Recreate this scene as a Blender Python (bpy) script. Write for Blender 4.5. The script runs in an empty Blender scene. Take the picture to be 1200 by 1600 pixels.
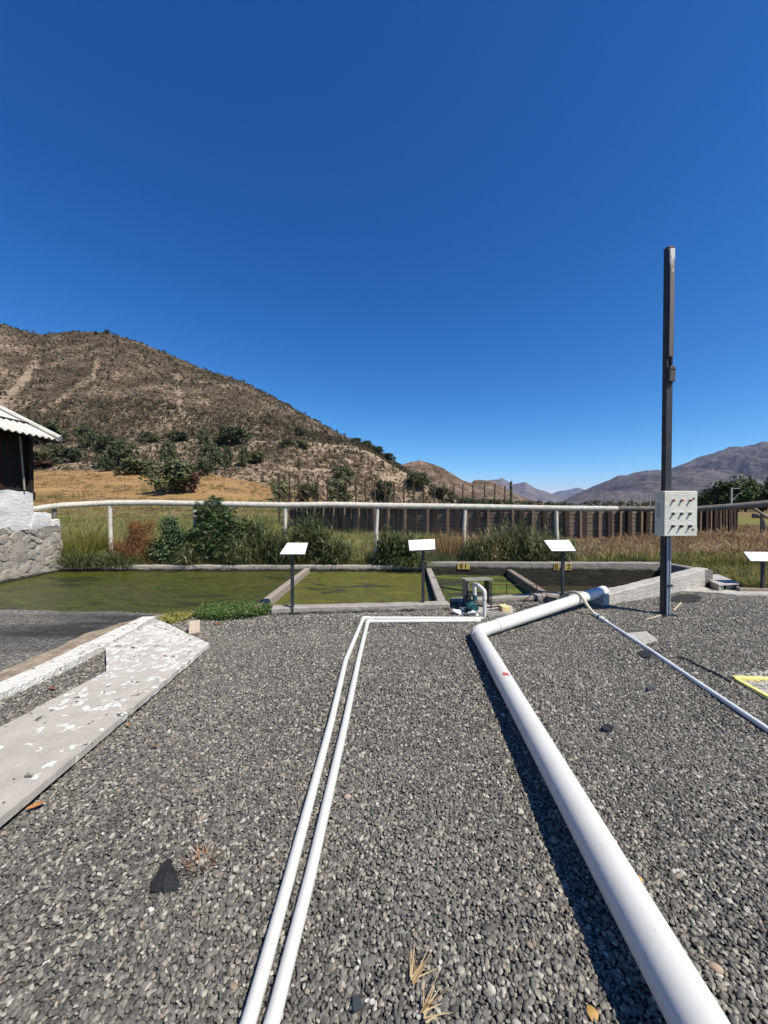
import bpy, bmesh, math, random
import numpy as np
from mathutils import Vector, Matrix

random.seed(7)
RNG = np.random.default_rng(11)
S = bpy.context.scene
COL = S.collection
R = math.radians

# ------------------------------------------------------------------ camera maths
F, HC, PITCH = 601.0, 1.5, math.atan(10 / 601)
cp_, sp_ = math.cos(PITCH), math.sin(PITCH)
def ray(x, y):
    dx, dy = (x - 600) / F, (800 - y) / F
    return Vector((dx, cp_ + dy * sp_, -sp_ + dy * cp_))
def G(x, y, z=0.0):                      # photo pixel -> point on the level plane at height z
    d = ray(x, y); t = (z - HC) / d.z
    return Vector((d.x * t, d.y * t, z))
def D(x, y, Y):                          # photo pixel -> point at depth Y
    d = ray(x, y); t = Y / d.y
    return Vector((d.x * t, Y, HC + d.z * t))

# ------------------------------------------------------------------ numpy value noise
_tab = np.random.default_rng(3).random((256, 256))
def vnoise(x, y):
    xi, yi = np.floor(x).astype(int), np.floor(y).astype(int)
    fx, fy = x - xi, y - yi
    fx, fy = fx * fx * (3 - 2 * fx), fy * fy * (3 - 2 * fy)
    a = _tab[xi % 256, yi % 256]; b = _tab[(xi + 1) % 256, yi % 256]
    c = _tab[xi % 256, (yi + 1) % 256]; d = _tab[(xi + 1) % 256, (yi + 1) % 256]
    return (a * (1 - fx) + b * fx) * (1 - fy) + (c * (1 - fx) + d * fx) * fy
def fbm(x, y, o=5):
    s, a, t = 0, 1.0, 0
    for k in range(o):
        s = s + a * (vnoise(x * 2 ** k + 17 * k, y * 2 ** k + 31 * k) - .5); t += a; a *= .5
    return s / t * 2
def sstep(a, b, x):
    t = np.clip((x - a) / (b - a), 0, 1); return t * t * (3 - 2 * t)

# ------------------------------------------------------------------ mesh builder
class MB:
    def __init__(s): s.v, s.f = [], []
    def add(s, vs, fs):
        o = len(s.v); s.v += [tuple(v) for v in vs]; s.f += [tuple(i + o for i in f) for f in fs]; return s
    def box(s, c, d, rz=0, rx=0, ry=0):
        M = Matrix.Translation(Vector(c)) @ Matrix.Rotation(rz, 4, 'Z') @ Matrix.Rotation(rx, 4, 'X') @ Matrix.Rotation(ry, 4, 'Y')
        vs = [M @ Vector((i * d[0] / 2, j * d[1] / 2, k * d[2] / 2)) for i in (-1, 1) for j in (-1, 1) for k in (-1, 1)]
        return s.add(vs, [(0, 1, 3, 2), (4, 6, 7, 5), (0, 4, 5, 1), (2, 3, 7, 6), (0, 2, 6, 4), (1, 5, 7, 3)])
    def bx(s, x0, x1, y0, y1, z0, z1):
        return s.box(((x0 + x1) / 2, (y0 + y1) / 2, (z0 + z1) / 2), (x1 - x0, y1 - y0, z1 - z0))
    def prism(s, poly, z0, z1):
        n = len(poly); vs = [(p[0], p[1], z0) for p in poly] + [(p[0], p[1], z1) for p in poly]
        a = sum(poly[i][0] * poly[(i + 1) % n][1] - poly[(i + 1) % n][0] * poly[i][1] for i in range(n))
        up = list(range(n, 2 * n)); dn = list(range(n))[::-1]
        sides = [(i, (i + 1) % n, (i + 1) % n + n, i + n) for i in range(n)]
        if a < 0: up, dn, sides = up[::-1], dn[::-1], [q[::-1] for q in sides]
        return s.add(vs, [up, dn] + sides)
    def tube(s, path, r, n=12, cap=True, rad=None):
        P = [Vector(p) for p in path]; m = len(P)
        t0 = (P[1] - P[0]).normalized()
        u = t0.orthogonal().normalized(); rings = []
        for i, p in enumerate(P):
            t = ((P[min(i + 1, m - 1)] - P[max(i - 1, 0)])).normalized()
            u = (u - t * u.dot(t)).normalized(); w = t.cross(u)
            rr = rad[i] if rad else r
            rings.append([p + (u * math.cos(2 * math.pi * k / n) + w * math.sin(2 * math.pi * k / n)) * rr for k in range(n)])
        vs = [v for q in rings for v in q]; fs = []
        for i in range(m - 1):
            for k in range(n):
                fs.append((i * n + k, i * n + (k + 1) % n, (i + 1) * n + (k + 1) % n, (i + 1) * n + k))
        if cap: fs += [tuple(range(n))[::-1], tuple(range((m - 1) * n, m * n))]
        return s.add(vs, fs)
    def build(s, name, m=None, parent=None, smooth=False, bevel=0, loc=None):
        me = bpy.data.meshes.new(name); me.from_pydata(s.v, [], s.f); me.update()
        o = bpy.data.objects.new(name, me); COL.objects.link(o)
        if m: me.materials.append(m)
        if smooth:
            me.polygons.foreach_set('use_smooth', [True] * len(me.polygons))
            try: me.set_sharp_from_angle(angle=R(40))
            except Exception: pass
        if bevel:
            b = o.modifiers.new('bevel', 'BEVEL'); b.width = bevel; b.segments = 2; b.limit_method = 'ANGLE'
        if parent:
            o.parent = parent
            if loc is None: o.matrix_parent_inverse = Matrix.Translation(parent.location).inverted() if parent.rotation_euler.z == 0 else (Matrix.Translation(parent.location) @ parent.rotation_euler.to_matrix().to_4x4()).inverted()
        return o
def fillet(pts, rad, n=7):
    P = [Vector(p) for p in pts]; out = [P[0]]
    for i in range(1, len(P) - 1):
        a, b = (P[i - 1] - P[i]).normalized(), (P[i + 1] - P[i]).normalized()
        s_, e_ = P[i] + a * rad, P[i] + b * rad
        for k in range(n + 1):
            t = k / n; out.append(s_.lerp(P[i], t).lerp(P[i].lerp(e_, t), t))
    return out + [P[-1]]
def jitter(o, amp, sc, seed=0):
    co = np.empty(len(o.data.vertices) * 3); o.data.vertices.foreach_get('co', co); c = co.reshape(-1, 3)
    for k in range(3):
        c[:, k] += amp * fbm(c[:, (k + 1) % 3] * sc + seed + 9 * k + c[:, k] * .6 * sc, c[:, (k + 2) % 3] * sc + 5 * k + c[:, k] * .4 * sc, 4)
    o.data.vertices.foreach_set('co', c.ravel()); o.data.update()
def wall(name, p0, p1, th, zb, z0, z1, m, parent=None, seg=.05, amp=.008, ch=.012):
    """rough cast wall: front edge p0->p1, thickness th to the left of that direction, top z0->z1"""
    a, b = Vector((p0[0], p0[1], 0)), Vector((p1[0], p1[1], 0)); L = (b - a).length
    t = (b - a) / L; nrm = Vector((-t.y, t.x, 0)); n = max(2, int(L / seg)); vs, fs = [], []
    for i in range(n + 1):
        p = a + t * L * i / n; z = z0 + (z1 - z0) * i / n
        prof = [(0, zb), (0, zb + (z - zb) * .35), (0, zb + (z - zb) * .7), (0, z - ch), (ch, z), (th * .5, z), (th - ch, z), (th, z - ch), (th, zb + (z - zb) * .5), (th, zb)]
        vs += [p + nrm * q[0] + Vector((0, 0, q[1])) for q in prof]
    k = 10
    for i in range(n):
        for j in range(k):
            fs.append((i * k + j, i * k + (j + 1) % k, (i + 1) * k + (j + 1) % k, (i + 1) * k + j)[::-1])
    fs += [tuple(range(k)), tuple(range(n * k, n * k + k))[::-1]]
    o = MB().add(vs, fs).build(name, m, parent, smooth=True)
    jitter(o, amp, 6, len(bpy.data.objects)); return o
def tag(o, label=None, cat=None, group=None, kind=None):
    if label: o['label'] = label
    if cat: o['category'] = cat
    if group: o['group'] = group
    if kind: o['kind'] = kind
    return o
def empty(name, loc, rz=0):
    o = bpy.data.objects.new(name, None); COL.objects.link(o); o.location = loc; o.rotation_euler.z = rz; o.empty_display_size = .1; return o
def dup(o, parent=None):
    c = o.copy(); COL.objects.link(c)
    if parent:
        c.parent = parent; c.matrix_parent_inverse = o.matrix_parent_inverse.copy()
    for ch in list(o.children): dup(ch, c)
    return c
def grid_mesh(name, X, Y, Z, m, attrs=None):
    n, k = X.shape
    v = np.stack([X, Y, Z], -1).reshape(-1, 3); i = np.arange(n * k).reshape(n, k)
    f = np.stack([i[:-1, :-1], i[1:, :-1], i[1:, 1:], i[:-1, 1:]], -1).reshape(-1, 4)
    me = bpy.data.meshes.new(name); me.from_pydata(v.tolist(), [], f.tolist()); me.update()
    me.polygons.foreach_set('use_smooth', [True] * len(me.polygons))
    for an, av in (attrs or {}).items():
        a = me.attributes.new(an, 'FLOAT', 'POINT'); a.data.foreach_set('value', av.reshape(-1).astype(np.float32))
    o = bpy.data.objects.new(name, me); COL.objects.link(o); me.materials.append(m); return o

# ------------------------------------------------------------------ materials
class NT:
    def __init__(s, name):
        s.m = bpy.data.materials.new(name); s.m.use_nodes = True; s.t = s.m.node_tree; s.t.nodes.clear()
        s.out = s.n('ShaderNodeOutputMaterial'); s.b = s.n('ShaderNodeBsdfPrincipled')
        s.l(s.b.outputs[0], s.out.inputs[0]); s.tc = s.n('ShaderNodeTexCoord')
        s.obj = s.tc.outputs['Object']; s.geo = s.n('ShaderNodeNewGeometry'); s.pos = s.geo.outputs['Position']
    def n(s, k, **kw):
        x = s.t.nodes.new(k)
        for a, v in kw.items(): setattr(x, a, v)
        return x
    def l(s, a, b): s.t.links.new(a, b)
    def map(s, vec, scale=(1, 1, 1), rot=(0, 0, 0)):
        x = s.n('ShaderNodeMapping'); s.l(vec, x.inputs[0]); x.inputs['Scale'].default_value = scale; x.inputs['Rotation'].default_value = rot; return x.outputs[0]
    def noise(s, vec, sc, det=4, rough=.6):
        x = s.n('ShaderNodeTexNoise'); s.l(vec, x.inputs['Vector']); x.inputs['Scale'].default_value = sc; x.inputs['Detail'].default_value = det; x.inputs['Roughness'].default_value = rough; return x.outputs[0]
    def vor(s, vec, sc, out='Distance', feat='F1', rnd=1):
        x = s.n('ShaderNodeTexVoronoi', feature=feat); s.l(vec, x.inputs['Vector']); x.inputs['Scale'].default_value = sc; x.inputs['Randomness'].default_value = rnd; return x.outputs[out]
    def ramp(s, fac, stops, interp='LINEAR'):
        x = s.n('ShaderNodeValToRGB'); x.color_ramp.interpolation = interp; e = x.color_ramp.elements
        while len(e) < len(stops): e.new(.5)
        for q, (p, c) in zip(e, stops): q.position = p; q.color = (*c, 1) if not isinstance(c, (int, float)) else (c, c, c, 1)
        s.l(fac, x.inputs[0]); return x.outputs[0]
    def mix(s, fac, a, b, mode='MIX'):
        x = s.n('ShaderNodeMix', data_type='RGBA', blend_type=mode)
        for i, q in ((0, fac), (6, a), (7, b)):
            if hasattr(q, 'links'): s.l(q, x.inputs[i])
            else: x.inputs[i].default_value = q if i == 0 else (*q, 1)
        return x.outputs[2]
    def math(s, op, a, b=0, clamp=False):
        x = s.n('ShaderNodeMath', operation=op, use_clamp=clamp)
        for i, q in ((0, a), (1, b)):
            if hasattr(q, 'links'): s.l(q, x.inputs[i])
            else: x.inputs[i].default_value = q
        return x.outputs[0]
    def col(s, c):
        if hasattr(c, 'links'): s.l(c, s.b.inputs['Base Color'])
        else: s.b.inputs['Base Color'].default_value = (*c, 1)
    def set(s, rough=.7, spec=.3, metal=0):
        if hasattr(rough, 'links'): s.l(rough, s.b.inputs['Roughness'])
        else: s.b.inputs['Roughness'].default_value = rough
        s.b.inputs['Specular IOR Level'].default_value = spec; s.b.inputs['Metallic'].default_value = metal; return s
    def bump(s, h, dist=.01, st=1):
        x = s.n('ShaderNodeBump'); s.l(h, x.inputs['Height']); x.inputs['Distance'].default_value = dist; x.inputs['Strength'].default_value = st; s.l(x.outputs[0], s.b.inputs['Normal'])
    def attr(s, n, kind='GEOMETRY'):
        x = s.n('ShaderNodeAttribute', attribute_name=n, attribute_type=kind); return x.outputs['Fac']
    def sep(s, vec):
        x = s.n('ShaderNodeSeparateXYZ'); s.l(vec, x.inputs[0]); return x.outputs
    def rand(s): return s.n('ShaderNodeObjectInfo').outputs['Random']

def simple(name, c, c2=None, rough=.6, spec=.4, sc=8, bump=.0, bsc=60, metal=0, grime=None, gsc=3):
    t = NT(name); c2 = c2 or tuple(x * .8 for x in c)
    k = t.ramp(t.noise(t.pos, sc, 6), [(.3, c), (.7, c2)])
    if grime: k = t.mix(t.ramp(t.noise(t.pos, gsc, 8, .7), [(.5, 0), (.72, .7)]), k, grime)
    t.col(k); t.set(rough, spec, metal)
    if bump: t.bump(t.noise(t.pos, bsc, 5), bump)
    return t.m
def leafmat(name, stops, trans=.35, rough=.55, inst=True):
    t = NT(name)
    n = t.noise(t.pos, 5, 3)
    f = t.math('ADD', t.math('MULTIPLY', t.attr('hue'), .75), t.math('MULTIPLY', n, .3))
    if inst: f = t.math('ADD', f, t.math('MULTIPLY', t.math('SUBTRACT', t.rand(), .5), .35))
    c = t.ramp(f, stops); t.col(c); t.set(rough, .3)
    tr = t.n('ShaderNodeBsdfTranslucent'); t.l(c, tr.inputs[0])
    mx = t.n('ShaderNodeMixShader'); mx.inputs[0].default_value = trans
    t.l(t.b.outputs[0], mx.inputs[1]); t.l(tr.outputs[0], mx.inputs[2]); t.l(mx.outputs[0], t.out.inputs[0]); return t.m

M = {}
def concrete(name, c=(.33, .31, .28), dark=(.10, .095, .08), streak=.5, low=None):
    t = NT(name)
    k = t.ramp(t.noise(t.pos, 3, 8, .65), [(.3, c), (.55, tuple(x * .78 for x in c)), (.75, tuple(x * 1.2 for x in c))])
    k = t.mix(t.ramp(t.noise(t.map(t.pos, (9, 9, 2)), 1, 6, .7), [(.48, 0), (.75, streak)]), k, dark)
    k = t.mix(t.ramp(t.noise(t.pos, 45, 3), [(.6, 0), (.75, .5)]), k, tuple(x * .4 for x in c))
    if low is not None:     # wet dark growth below the old water line
        z = t.sep(t.pos)[2]; e = t.math('ADD', z, t.math('MULTIPLY', t.math('SUBTRACT', t.noise(t.map(t.pos, (6, 6, 14)), 1, 6, .75), .5), .16))
        k = t.mix(t.ramp(t.math('ADD', t.math('MULTIPLY', t.math('SUBTRACT', e, low), 9), .5, True), [(.3, 1), (.7, 0)]), k, t.ramp(t.noise(t.map(t.pos, (3, 3, 22)), 1, 6, .7), [(.35, (.018, .017, .012)), (.6, (.05, .046, .036)), (.75, (.11, .10, .085))]))
    t.col(k); t.set(.9, .2); t.bump(t.math('ADD', t.noise(t.pos, 28, 8, .7), t.math('MULTIPLY', t.noise(t.map(t.pos, (3, 3, 30)), 1, 3), .6)), .02); return t.m
M['conc'] = concrete('weathered_concrete', (.40, .37, .33), low=.03)
M['conc_deep'] = concrete('tank_concrete', (.33, .30, .27), low=.10)
M['conc_pale'] = concrete('pale_concrete', (.5, .48, .44), streak=.3)
M['wood'] = None
def woodmat(name, c, c2, ax=(1, 12, 12)):
    t = NT(name); k = t.ramp(t.noise(t.map(t.obj, ax), 4, 8, .7), [(.3, c), (.7, c2)])
    t.col(k); t.set(.85, .2); t.bump(t.noise(t.map(t.obj, ax), 9, 6), .008); return t.m
M['wood'] = woodmat('grey_timber', (.30, .25, .20), (.16, .13, .10))
M['wood_pink'] = woodmat('sun_bleached_timber', (.37, .31, .265), (.24, .195, .165))
M['pvc'] = None
def pvc(name, c=(.60, .605, .575)):
    t = NT(name); k = t.mix(t.ramp(t.noise(t.map(t.pos, (6, 2, 6)), 2, 8, .7), [(.4, 0), (.75, .6)]), c, (.54, .53, .48))
    k = t.mix(t.ramp(t.noise(t.pos, 38, 6, .8), [(.635, 0), (.67, .75)]), k, (.25, .25, .25))
    k = t.mix(t.ramp(t.noise(t.map(t.pos, (30, 4, 30)), 3, 4, .6), [(.66, 0), (.74, .35)]), k, (.42, .40, .36))
    t.col(k); t.set(.42, .45); t.bump(t.noise(t.pos, 5, 3), .002); return t.m
M['pvc'] = pvc('white_pvc')
M['dark_metal'] = simple('dark_painted_steel', (.019, .022, .028), (.030, .034, .042), .5, .4, grime=(.065, .065, .065), gsc=5)
M['galv'] = simple('galvanised_conduit', (.22, .27, .33), (.30, .34, .38), .45, .5)
M['white_sign'] = simple('white_sign_sheet', (.80, .81, .77), (.74, .75, .71), .45, .4, sc=6, grime=(.55, .54, .48), gsc=9)
M['panel'] = simple('beige_enclosure_paint', (.62, .63, .54), (.57, .58, .50), .42, .5, sc=7, grime=(.40, .40, .34), gsc=4)
M['label'] = simple('white_label', (.85, .86, .86), None, .5)
M['red'] = simple('red_lens', (.35, .01, .012), None, .25, .5)
M['green'] = simple('green_lens', (.012, .12, .045), None, .25, .5)
M['black'] = simple('black_plastic', (.012, .012, .013), (.02, .02, .02), .5, .4)
M['rust'] = simple('rusty_steel', (.075, .042, .028), (.045, .030, .024), .85, .2, sc=5)
M['yellow'] = simple('yellow_paint', (.72, .55, .10), (.62, .47, .10), .6, .3, grime=(.35, .30, .18), gsc=7)
M['yellow_pale'] = simple('pale_yellow_paint', (.80, .71, .22), (.74, .64, .22), .6, .3, grime=(.5, .45, .3), gsc=10)
M['pump'] = simple('blue_green_pump_paint', (.012, .075, .085), (.02, .10, .11), .4, .5, grime=(.05, .06, .05))
M['cover'] = simple('grey_cover_sheet', (.27, .26, .20), (.20, .20, .16), .7, .3, grime=(.1, .095, .08))
M['brick'] = simple('pale_brick', (.46, .385, .29), (.36, .29, .22), .9, .1, sc=12, bump=.006)
M['whitewash'] = None
def whitewash():
    t = NT('whitewashed_rubble'); k = t.ramp(t.noise(t.map(t.pos, (3, 4, 8)), 2.4, 8, .8), [(.27, (.28, .27, .25)), (.36, (.74, .74, .72)), (.7, (.84, .84, .83))])
    t.col(k); t.set(.9, .1); t.bump(t.noise(t.map(t.pos, (3, 4, 8)), 2.4, 8, .8), .05); return t.m
M['whitewash'] = whitewash()
def mortar():
    return simple('lime_mortar', (.36, .335, .29), (.28, .26, .225), .95, .1, sc=7, bump=.03, bsc=22, grime=(.15, .14, .12), gsc=9)
M['stone'] = mortar()
M['hutwood'] = woodmat('dark_hut_boards', (.030, .022, .018), (.015, .012, .010), (2, 2, 14))
M['hutdoor'] = woodmat('dark_red_boards', (.05, .018, .014), (.03, .012, .01), (14, 14, 1))
M['roof'] = simple('fibre_cement_roof', (.56, .55, .50), (.47, .46, .42), .85, .2, sc=3, grime=(.30, .29, .26), gsc=4)

# ------------------------------------------------------------------ scatter (geometry nodes on a point mesh)
def protos(name, objs):
    c = bpy.data.collections.new(name)
    for o in objs:
        for k in list(o.users_collection): k.objects.unlink(o)
        c.objects.link(o)
    return c
def scatter(name, P, sc, rot, coll, mat=None):
    me = bpy.data.meshes.new(name); me.from_pydata(P.tolist(), [], [])
    a = me.attributes.new('sc', 'FLOAT', 'POINT'); a.data.foreach_set('value', sc.astype(np.float32))
    a = me.attributes.new('rt', 'FLOAT_VECTOR', 'POINT'); a.data.foreach_set('vector', rot.astype(np.float32).ravel())
    o = bpy.data.objects.new(name, me); COL.objects.link(o)
    g = bpy.data.node_groups.new(name, 'GeometryNodeTree')
    g.interface.new_socket('Geometry', in_out='INPUT', socket_type='NodeSocketGeometry'); g.interface.new_socket('Geometry', in_out='OUTPUT', socket_type='NodeSocketGeometry')
    N, L = g.nodes.new, g.links.new
    i, q = N('NodeGroupInput'), N('NodeGroupOutput'); iop = N('GeometryNodeInstanceOnPoints'); ci = N('GeometryNodeCollectionInfo')
    ci.inputs['Collection'].default_value = coll; ci.inputs['Separate Children'].default_value = True; ci.inputs['Reset Children'].default_value = True
    L(i.outputs[0], iop.inputs['Points']); L(ci.outputs[0], iop.inputs['Instance']); iop.inputs['Pick Instance'].default_value = True
    rv = N('FunctionNodeRandomValue'); rv.data_type = 'INT'; rv.inputs[4].default_value = 0; rv.inputs[5].default_value = len(coll.objects) - 1
    L(rv.outputs[2], iop.inputs['Instance Index'])
    s1 = N('GeometryNodeInputNamedAttribute'); s1.data_type = 'FLOAT'; s1.inputs[0].default_value = 'sc'; L(s1.outputs[0], iop.inputs['Scale'])
    s2 = N('GeometryNodeInputNamedAttribute'); s2.data_type = 'FLOAT_VECTOR'; s2.inputs[0].default_value = 'rt'; L(s2.outputs[0], iop.inputs['Rotation'])
    L(iop.outputs[0], q.inputs[0])
    md = o.modifiers.new('scatter', 'NODES'); md.node_group = g
    o['kind'] = 'stuff'; return o
def leafmesh(name, quads, hues, m, smooth=False):
    """quads: list of vertex lists (one polygon each), hues: one per polygon"""
    v, f, h = [], [], []
    for q, u in zip(quads, hues):
        o = len(v); v += [tuple(p) for p in q]; f.append(tuple(range(o, o + len(q)))); h += [u] * len(q)
    me = bpy.data.meshes.new(name); me.from_pydata(v, [], f); me.update()
    a = me.attributes.new('hue', 'FLOAT', 'POINT'); a.data.foreach_set('value', np.array(h, np.float32))
    me.materials.append(m); o = bpy.data.objects.new(name, me); COL.objects.link(o); return o
def inpoly(x, y, poly):
    c = np.zeros(x.shape, bool); n = len(poly)
    for i in range(n):
        (x0, y0), (x1, y1) = poly[i][:2], poly[(i + 1) % n][:2]
        if y0 == y1: continue
        c ^= ((y0 > y) != (y1 > y)) & (x < (x1 - x0) * (y - y0) / (y1 - y0) + x0)
    return c

exec_parts = []
# ================================================================== TERRAIN
def gnd(X, Y):
    X, Y = np.asarray(X, float), np.asarray(Y, float); a = X / np.maximum(Y, 1)
    A = sstep(.1, -.6, a)
    z = A * np.interp(Y, [0, 45, 70, 100, 150, 200, 300, 20000], [0, 0, .8, 4, 15, 20, 24, 24])
    z = z + .10 * fbm(X * .25, Y * .25, 3) * sstep(9.5, 14, Y) + .5 * fbm(X * .03, Y * .03, 3) * sstep(40, 90, Y)
    dip = (X > -9.5) & (X < 7.0) & (Y > 4.5) & (Y < 9.0)
    z = np.where((Y > 9.0), z + .03, z - .04)
    return np.where(dip, -.75, z)
xs = lambda a: 600 + 601 * a
HS = dict(S=([-600, -300, -100, 0, 30, 70, 120, 170, 215, 260, 320, 380, 430, 480, 520, 555, 580, 612, 640, 670, 700, 730], [460, 462, 478, 505, 515, 525, 519, 521, 535, 552, 578, 597, 622, 650, 672, 690, 700, 722, 737, 757, 775, 790]),
          Y0=([-600, 200, 430, 600, 720], [150, 150, 165, 200, 235]), Y1=([-600, 300, 500, 650, 730], [520, 480, 400, 320, 270]),
          B=([-600, 100, 240, 400, 450, 550, 600, 650, 700], [675, 690, 684, 689, 688, 697, 713, 742, 768]))
def hill1(a, Y):
    x = xs(a); S_, Y0, Y1, B = (np.interp(x, *HS[k]) for k in ('S', 'Y0', 'Y1', 'B'))
    z0 = gnd(a * Y0, Y0) - .6; B = np.maximum(B, S_ + 6)
    Yb = Y0 + (Y1 - Y0) * .27; Yc = Yb + np.minimum(9, (Y1 - Yb) * .15)
    zb = 1.5 + (790 - B) / F * Yb; zc = zb + .6; z1 = 1.5 + (790 - S_) / F * Y1
    u1 = np.clip((Y - Y0) / (Yb - Y0), 0, 1); u2 = np.clip((Y - Yc) / (Y1 - Yc), 0, 1); bt = np.clip((Y - Yb) / (Yc - Yb), 0, 1)
    z = np.where(Y <= Yb, z0 + (zb - z0) * u1 ** 1.1, np.where(Y <= Yc, zb + (zc - zb) * bt, zc + (z1 - zc) * (u2 * .85 + .15 * np.sin(u2 * math.pi / 2))))
    z = np.where(Y > Y1, z1 - (Y - Y1) * .45 - .002 * (Y - Y1) ** 2, z)
    X = a * Y; am = np.sin(np.clip(u2, 0, 1) * math.pi)
    z = z + am * (7 * fbm(X * .018, Y * .006, 4) * np.clip((z1 - 10) / 60, 0, 1)) + np.clip(u1 * 3, 0, 1) * np.where(Y < Yb, 1.1, .6) * fbm(X * .12, Y * .12, 4)
    bench = np.exp(-((Y - (Yb + Yc) / 2) / (Yc - Yb + 1e-6)) ** 2 * 2.5) * sstep(150, 240, x)
    return np.where(Y < Y0, -5, z), u1, u2, bench
def H(X, Y):
    return np.maximum(gnd(X, Y), hill1(X / np.maximum(Y, 1), Y)[0])
def hit(x, y):                           # where the sight line meets the land
    d = ray(x, y); t = np.concatenate([np.arange(20, 300, .4), np.arange(300, 900, 2)])
    X, Y, Z = d.x * t, d.y * t, HC + d.z * t; h = H(X, Y); i = np.argmax(h > Z)
    if not (h > Z).any(): i = int(np.argmax(-np.abs(Y - 200)))
    return Vector((X[i], Y[i], h[i]))

def ground_mat():
    t = NT('meadow_and_dry_field'); yy = t.sep(t.pos)[1]; xx = t.sep(t.pos)[0]
    n1 = t.noise(t.pos, .09, 5); n2 = t.noise(t.pos, 1.3, 6, .7); n3 = t.noise(t.pos, 9, 5, .7)
    green = t.ramp(n2, [(.3, (.11, .125, .030)), (.5, (.19, .185, .052)), (.7, (.30, .25, .10))])
    dry = t.ramp(t.math('ADD', t.math('MULTIPLY', n2, .4), t.math('MULTIPLY', t.noise(t.map(t.pos, (.05, .28, .3)), 1, 7, .72), .6)), [(.36, (.16, .10, .05)), (.47, (.33, .20, .085)), (.56, (.40, .25, .115)), (.66, (.52, .38, .23))])
    soil = t.ramp(n2, [(.3, (.17, .13, .095)), (.7, (.30, .235, .175))])
    fy = t.math('ADD', t.math('MULTIPLY', yy, .01), t.math('MULTIPLY', t.math('SUBTRACT', n1, .5), .55))
    fy = t.math('SUBTRACT', fy, t.math('MULTIPLY', t.math('MULTIPLY', xx, .03, True), .6))
    k = t.mix(t.ramp(fy, [(.70, 0), (.92, 1)]), green, dry)
    k = t.mix(t.ramp(fy, [(1.60 / 2, 0), (1.0, 0)]), k, soil)
    fx = t.math('ADD', t.math('SUBTRACT', t.math('MULTIPLY', xx, .1), .32), t.math('MULTIPLY', t.math('SUBTRACT', n1, .5), .3))
    fx = t.math('SUBTRACT', fx, t.math('MULTIPLY', t.math('MULTIPLY', t.math('SUBTRACT', yy, 19), .06, True), 4))
    k = t.mix(t.ramp(fx, [(.0, 0), (.12, .75)]), k, t.ramp(n3, [(.3, (.13, .075, .035)), (.7, (.30, .20, .11))]))
    t.col(t.mix(t.ramp(n3, [(.35, .55), (.6, 0)]), k, (.05, .05, .02))); t.set(.95, .1); t.bump(n3, .05); return t.m
def hill_mat(name, dark, mid, soil, sc=.42, haze=0):
    t = NT(name); p = t.map(t.pos, (1, 1, 1.0)); ba = t.attr('bare')
    n = t.noise(p, sc, 5, .72); n2 = t.noise(p, .035, 5, .6); n3 = t.noise(p, sc * 4, 3)
    f = t.math('ADD', t.math('ADD', n, t.math('MULTIPLY', t.math('SUBTRACT', n2, .5), .55)), t.math('MULTIPLY', t.math('SUBTRACT', ba, .3), .32))
    k = t.ramp(f, [(.36, dark), (.52, mid), (.59, tuple((a + b) / 2 for a, b in zip(mid, soil))), (.67, soil)])
    t.col(t.mix(t.ramp(n3, [(.4, .35), (.6, 0)]), k, dark)); t.set(.95, .08); t.bump(n, 2.0, .7); return t.m

th = np.concatenate([np.linspace(-180, -62, 30), np.linspace(-60, 60, 260), np.linspace(62, 180, 30)]) * math.pi / 180
rr = np.concatenate([np.linspace(.3, 22, 90), np.geomspace(22.5, 400, 110), np.geomspace(420, 24000, 30)])
TH, RR = np.meshgrid(th, rr, indexing='ij'); GX, GY = RR * np.sin(TH), RR * np.cos(TH)
ground = grid_mesh('ground', GX, GY, gnd(GX, np.maximum(GY, 0)), ground_mat()); tag(ground, kind='structure')

aa = np.linspace(-2.1, .215, 520); yy = np.concatenate([np.linspace(146, 300, 120), np.linspace(302, 900, 110)])
A_, Y_ = np.meshgrid(aa, yy, indexing='ij'); hz, u1, u2, bench = hill1(A_, Y_)
PXX = xs(A_); PYY = 790 - F * (hz - 1.5) / Y_
def streak(poly, w):
    d = np.full(PXX.shape, 1e9)
    for (x0, y0), (x1, y1) in zip(poly[:-1], poly[1:]):
        t = np.clip(((PXX - x0) * (x1 - x0) + (PYY - y0) * (y1 - y0)) / ((x1 - x0) ** 2 + (y1 - y0) ** 2), 0, 1)
        d = np.minimum(d, np.hypot(PXX - x0 - t * (x1 - x0), PYY - y0 - t * (y1 - y0)))
    return np.exp(-(d / w) ** 2)
bare = np.where(u1 < 1, .34 + .16 * sstep(470, 380, PXX), .24) + .85 * bench
bare = np.maximum(bare, .72 * streak([(156, 562), (148, 590), (122, 606), (92, 628), (66, 644)], 6))
bare = np.maximum(bare, .75 * streak([(60, 565), (38, 600), (10, 622), (-30, 650)], 9))
bare = np.maximum(bare, .55 * streak([(278, 590), (284, 640), (300, 665)], 7)); bare = np.maximum(bare, .8 * streak([(535, 712), (552, 727)], 2.5))
bare = np.maximum(bare, 0.7 * streak([(445, 732), (520, 735), (640, 742)], 3)); bare = np.maximum(bare, .9 * streak([(600, 745), (680, 765), (720, 785)], 9))
bare = np.clip(bare + .35 * sstep(60, -40, PXX), 0, 1.2)
hill = grid_mesh('hillside', A_ * Y_, Y_, hz, hill_mat('scrub_hillside', (.054, .041, .028), (.102, .076, .051), (.37, .287, .208)), {'bare': bare}); tag(hill, kind='structure')

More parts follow.
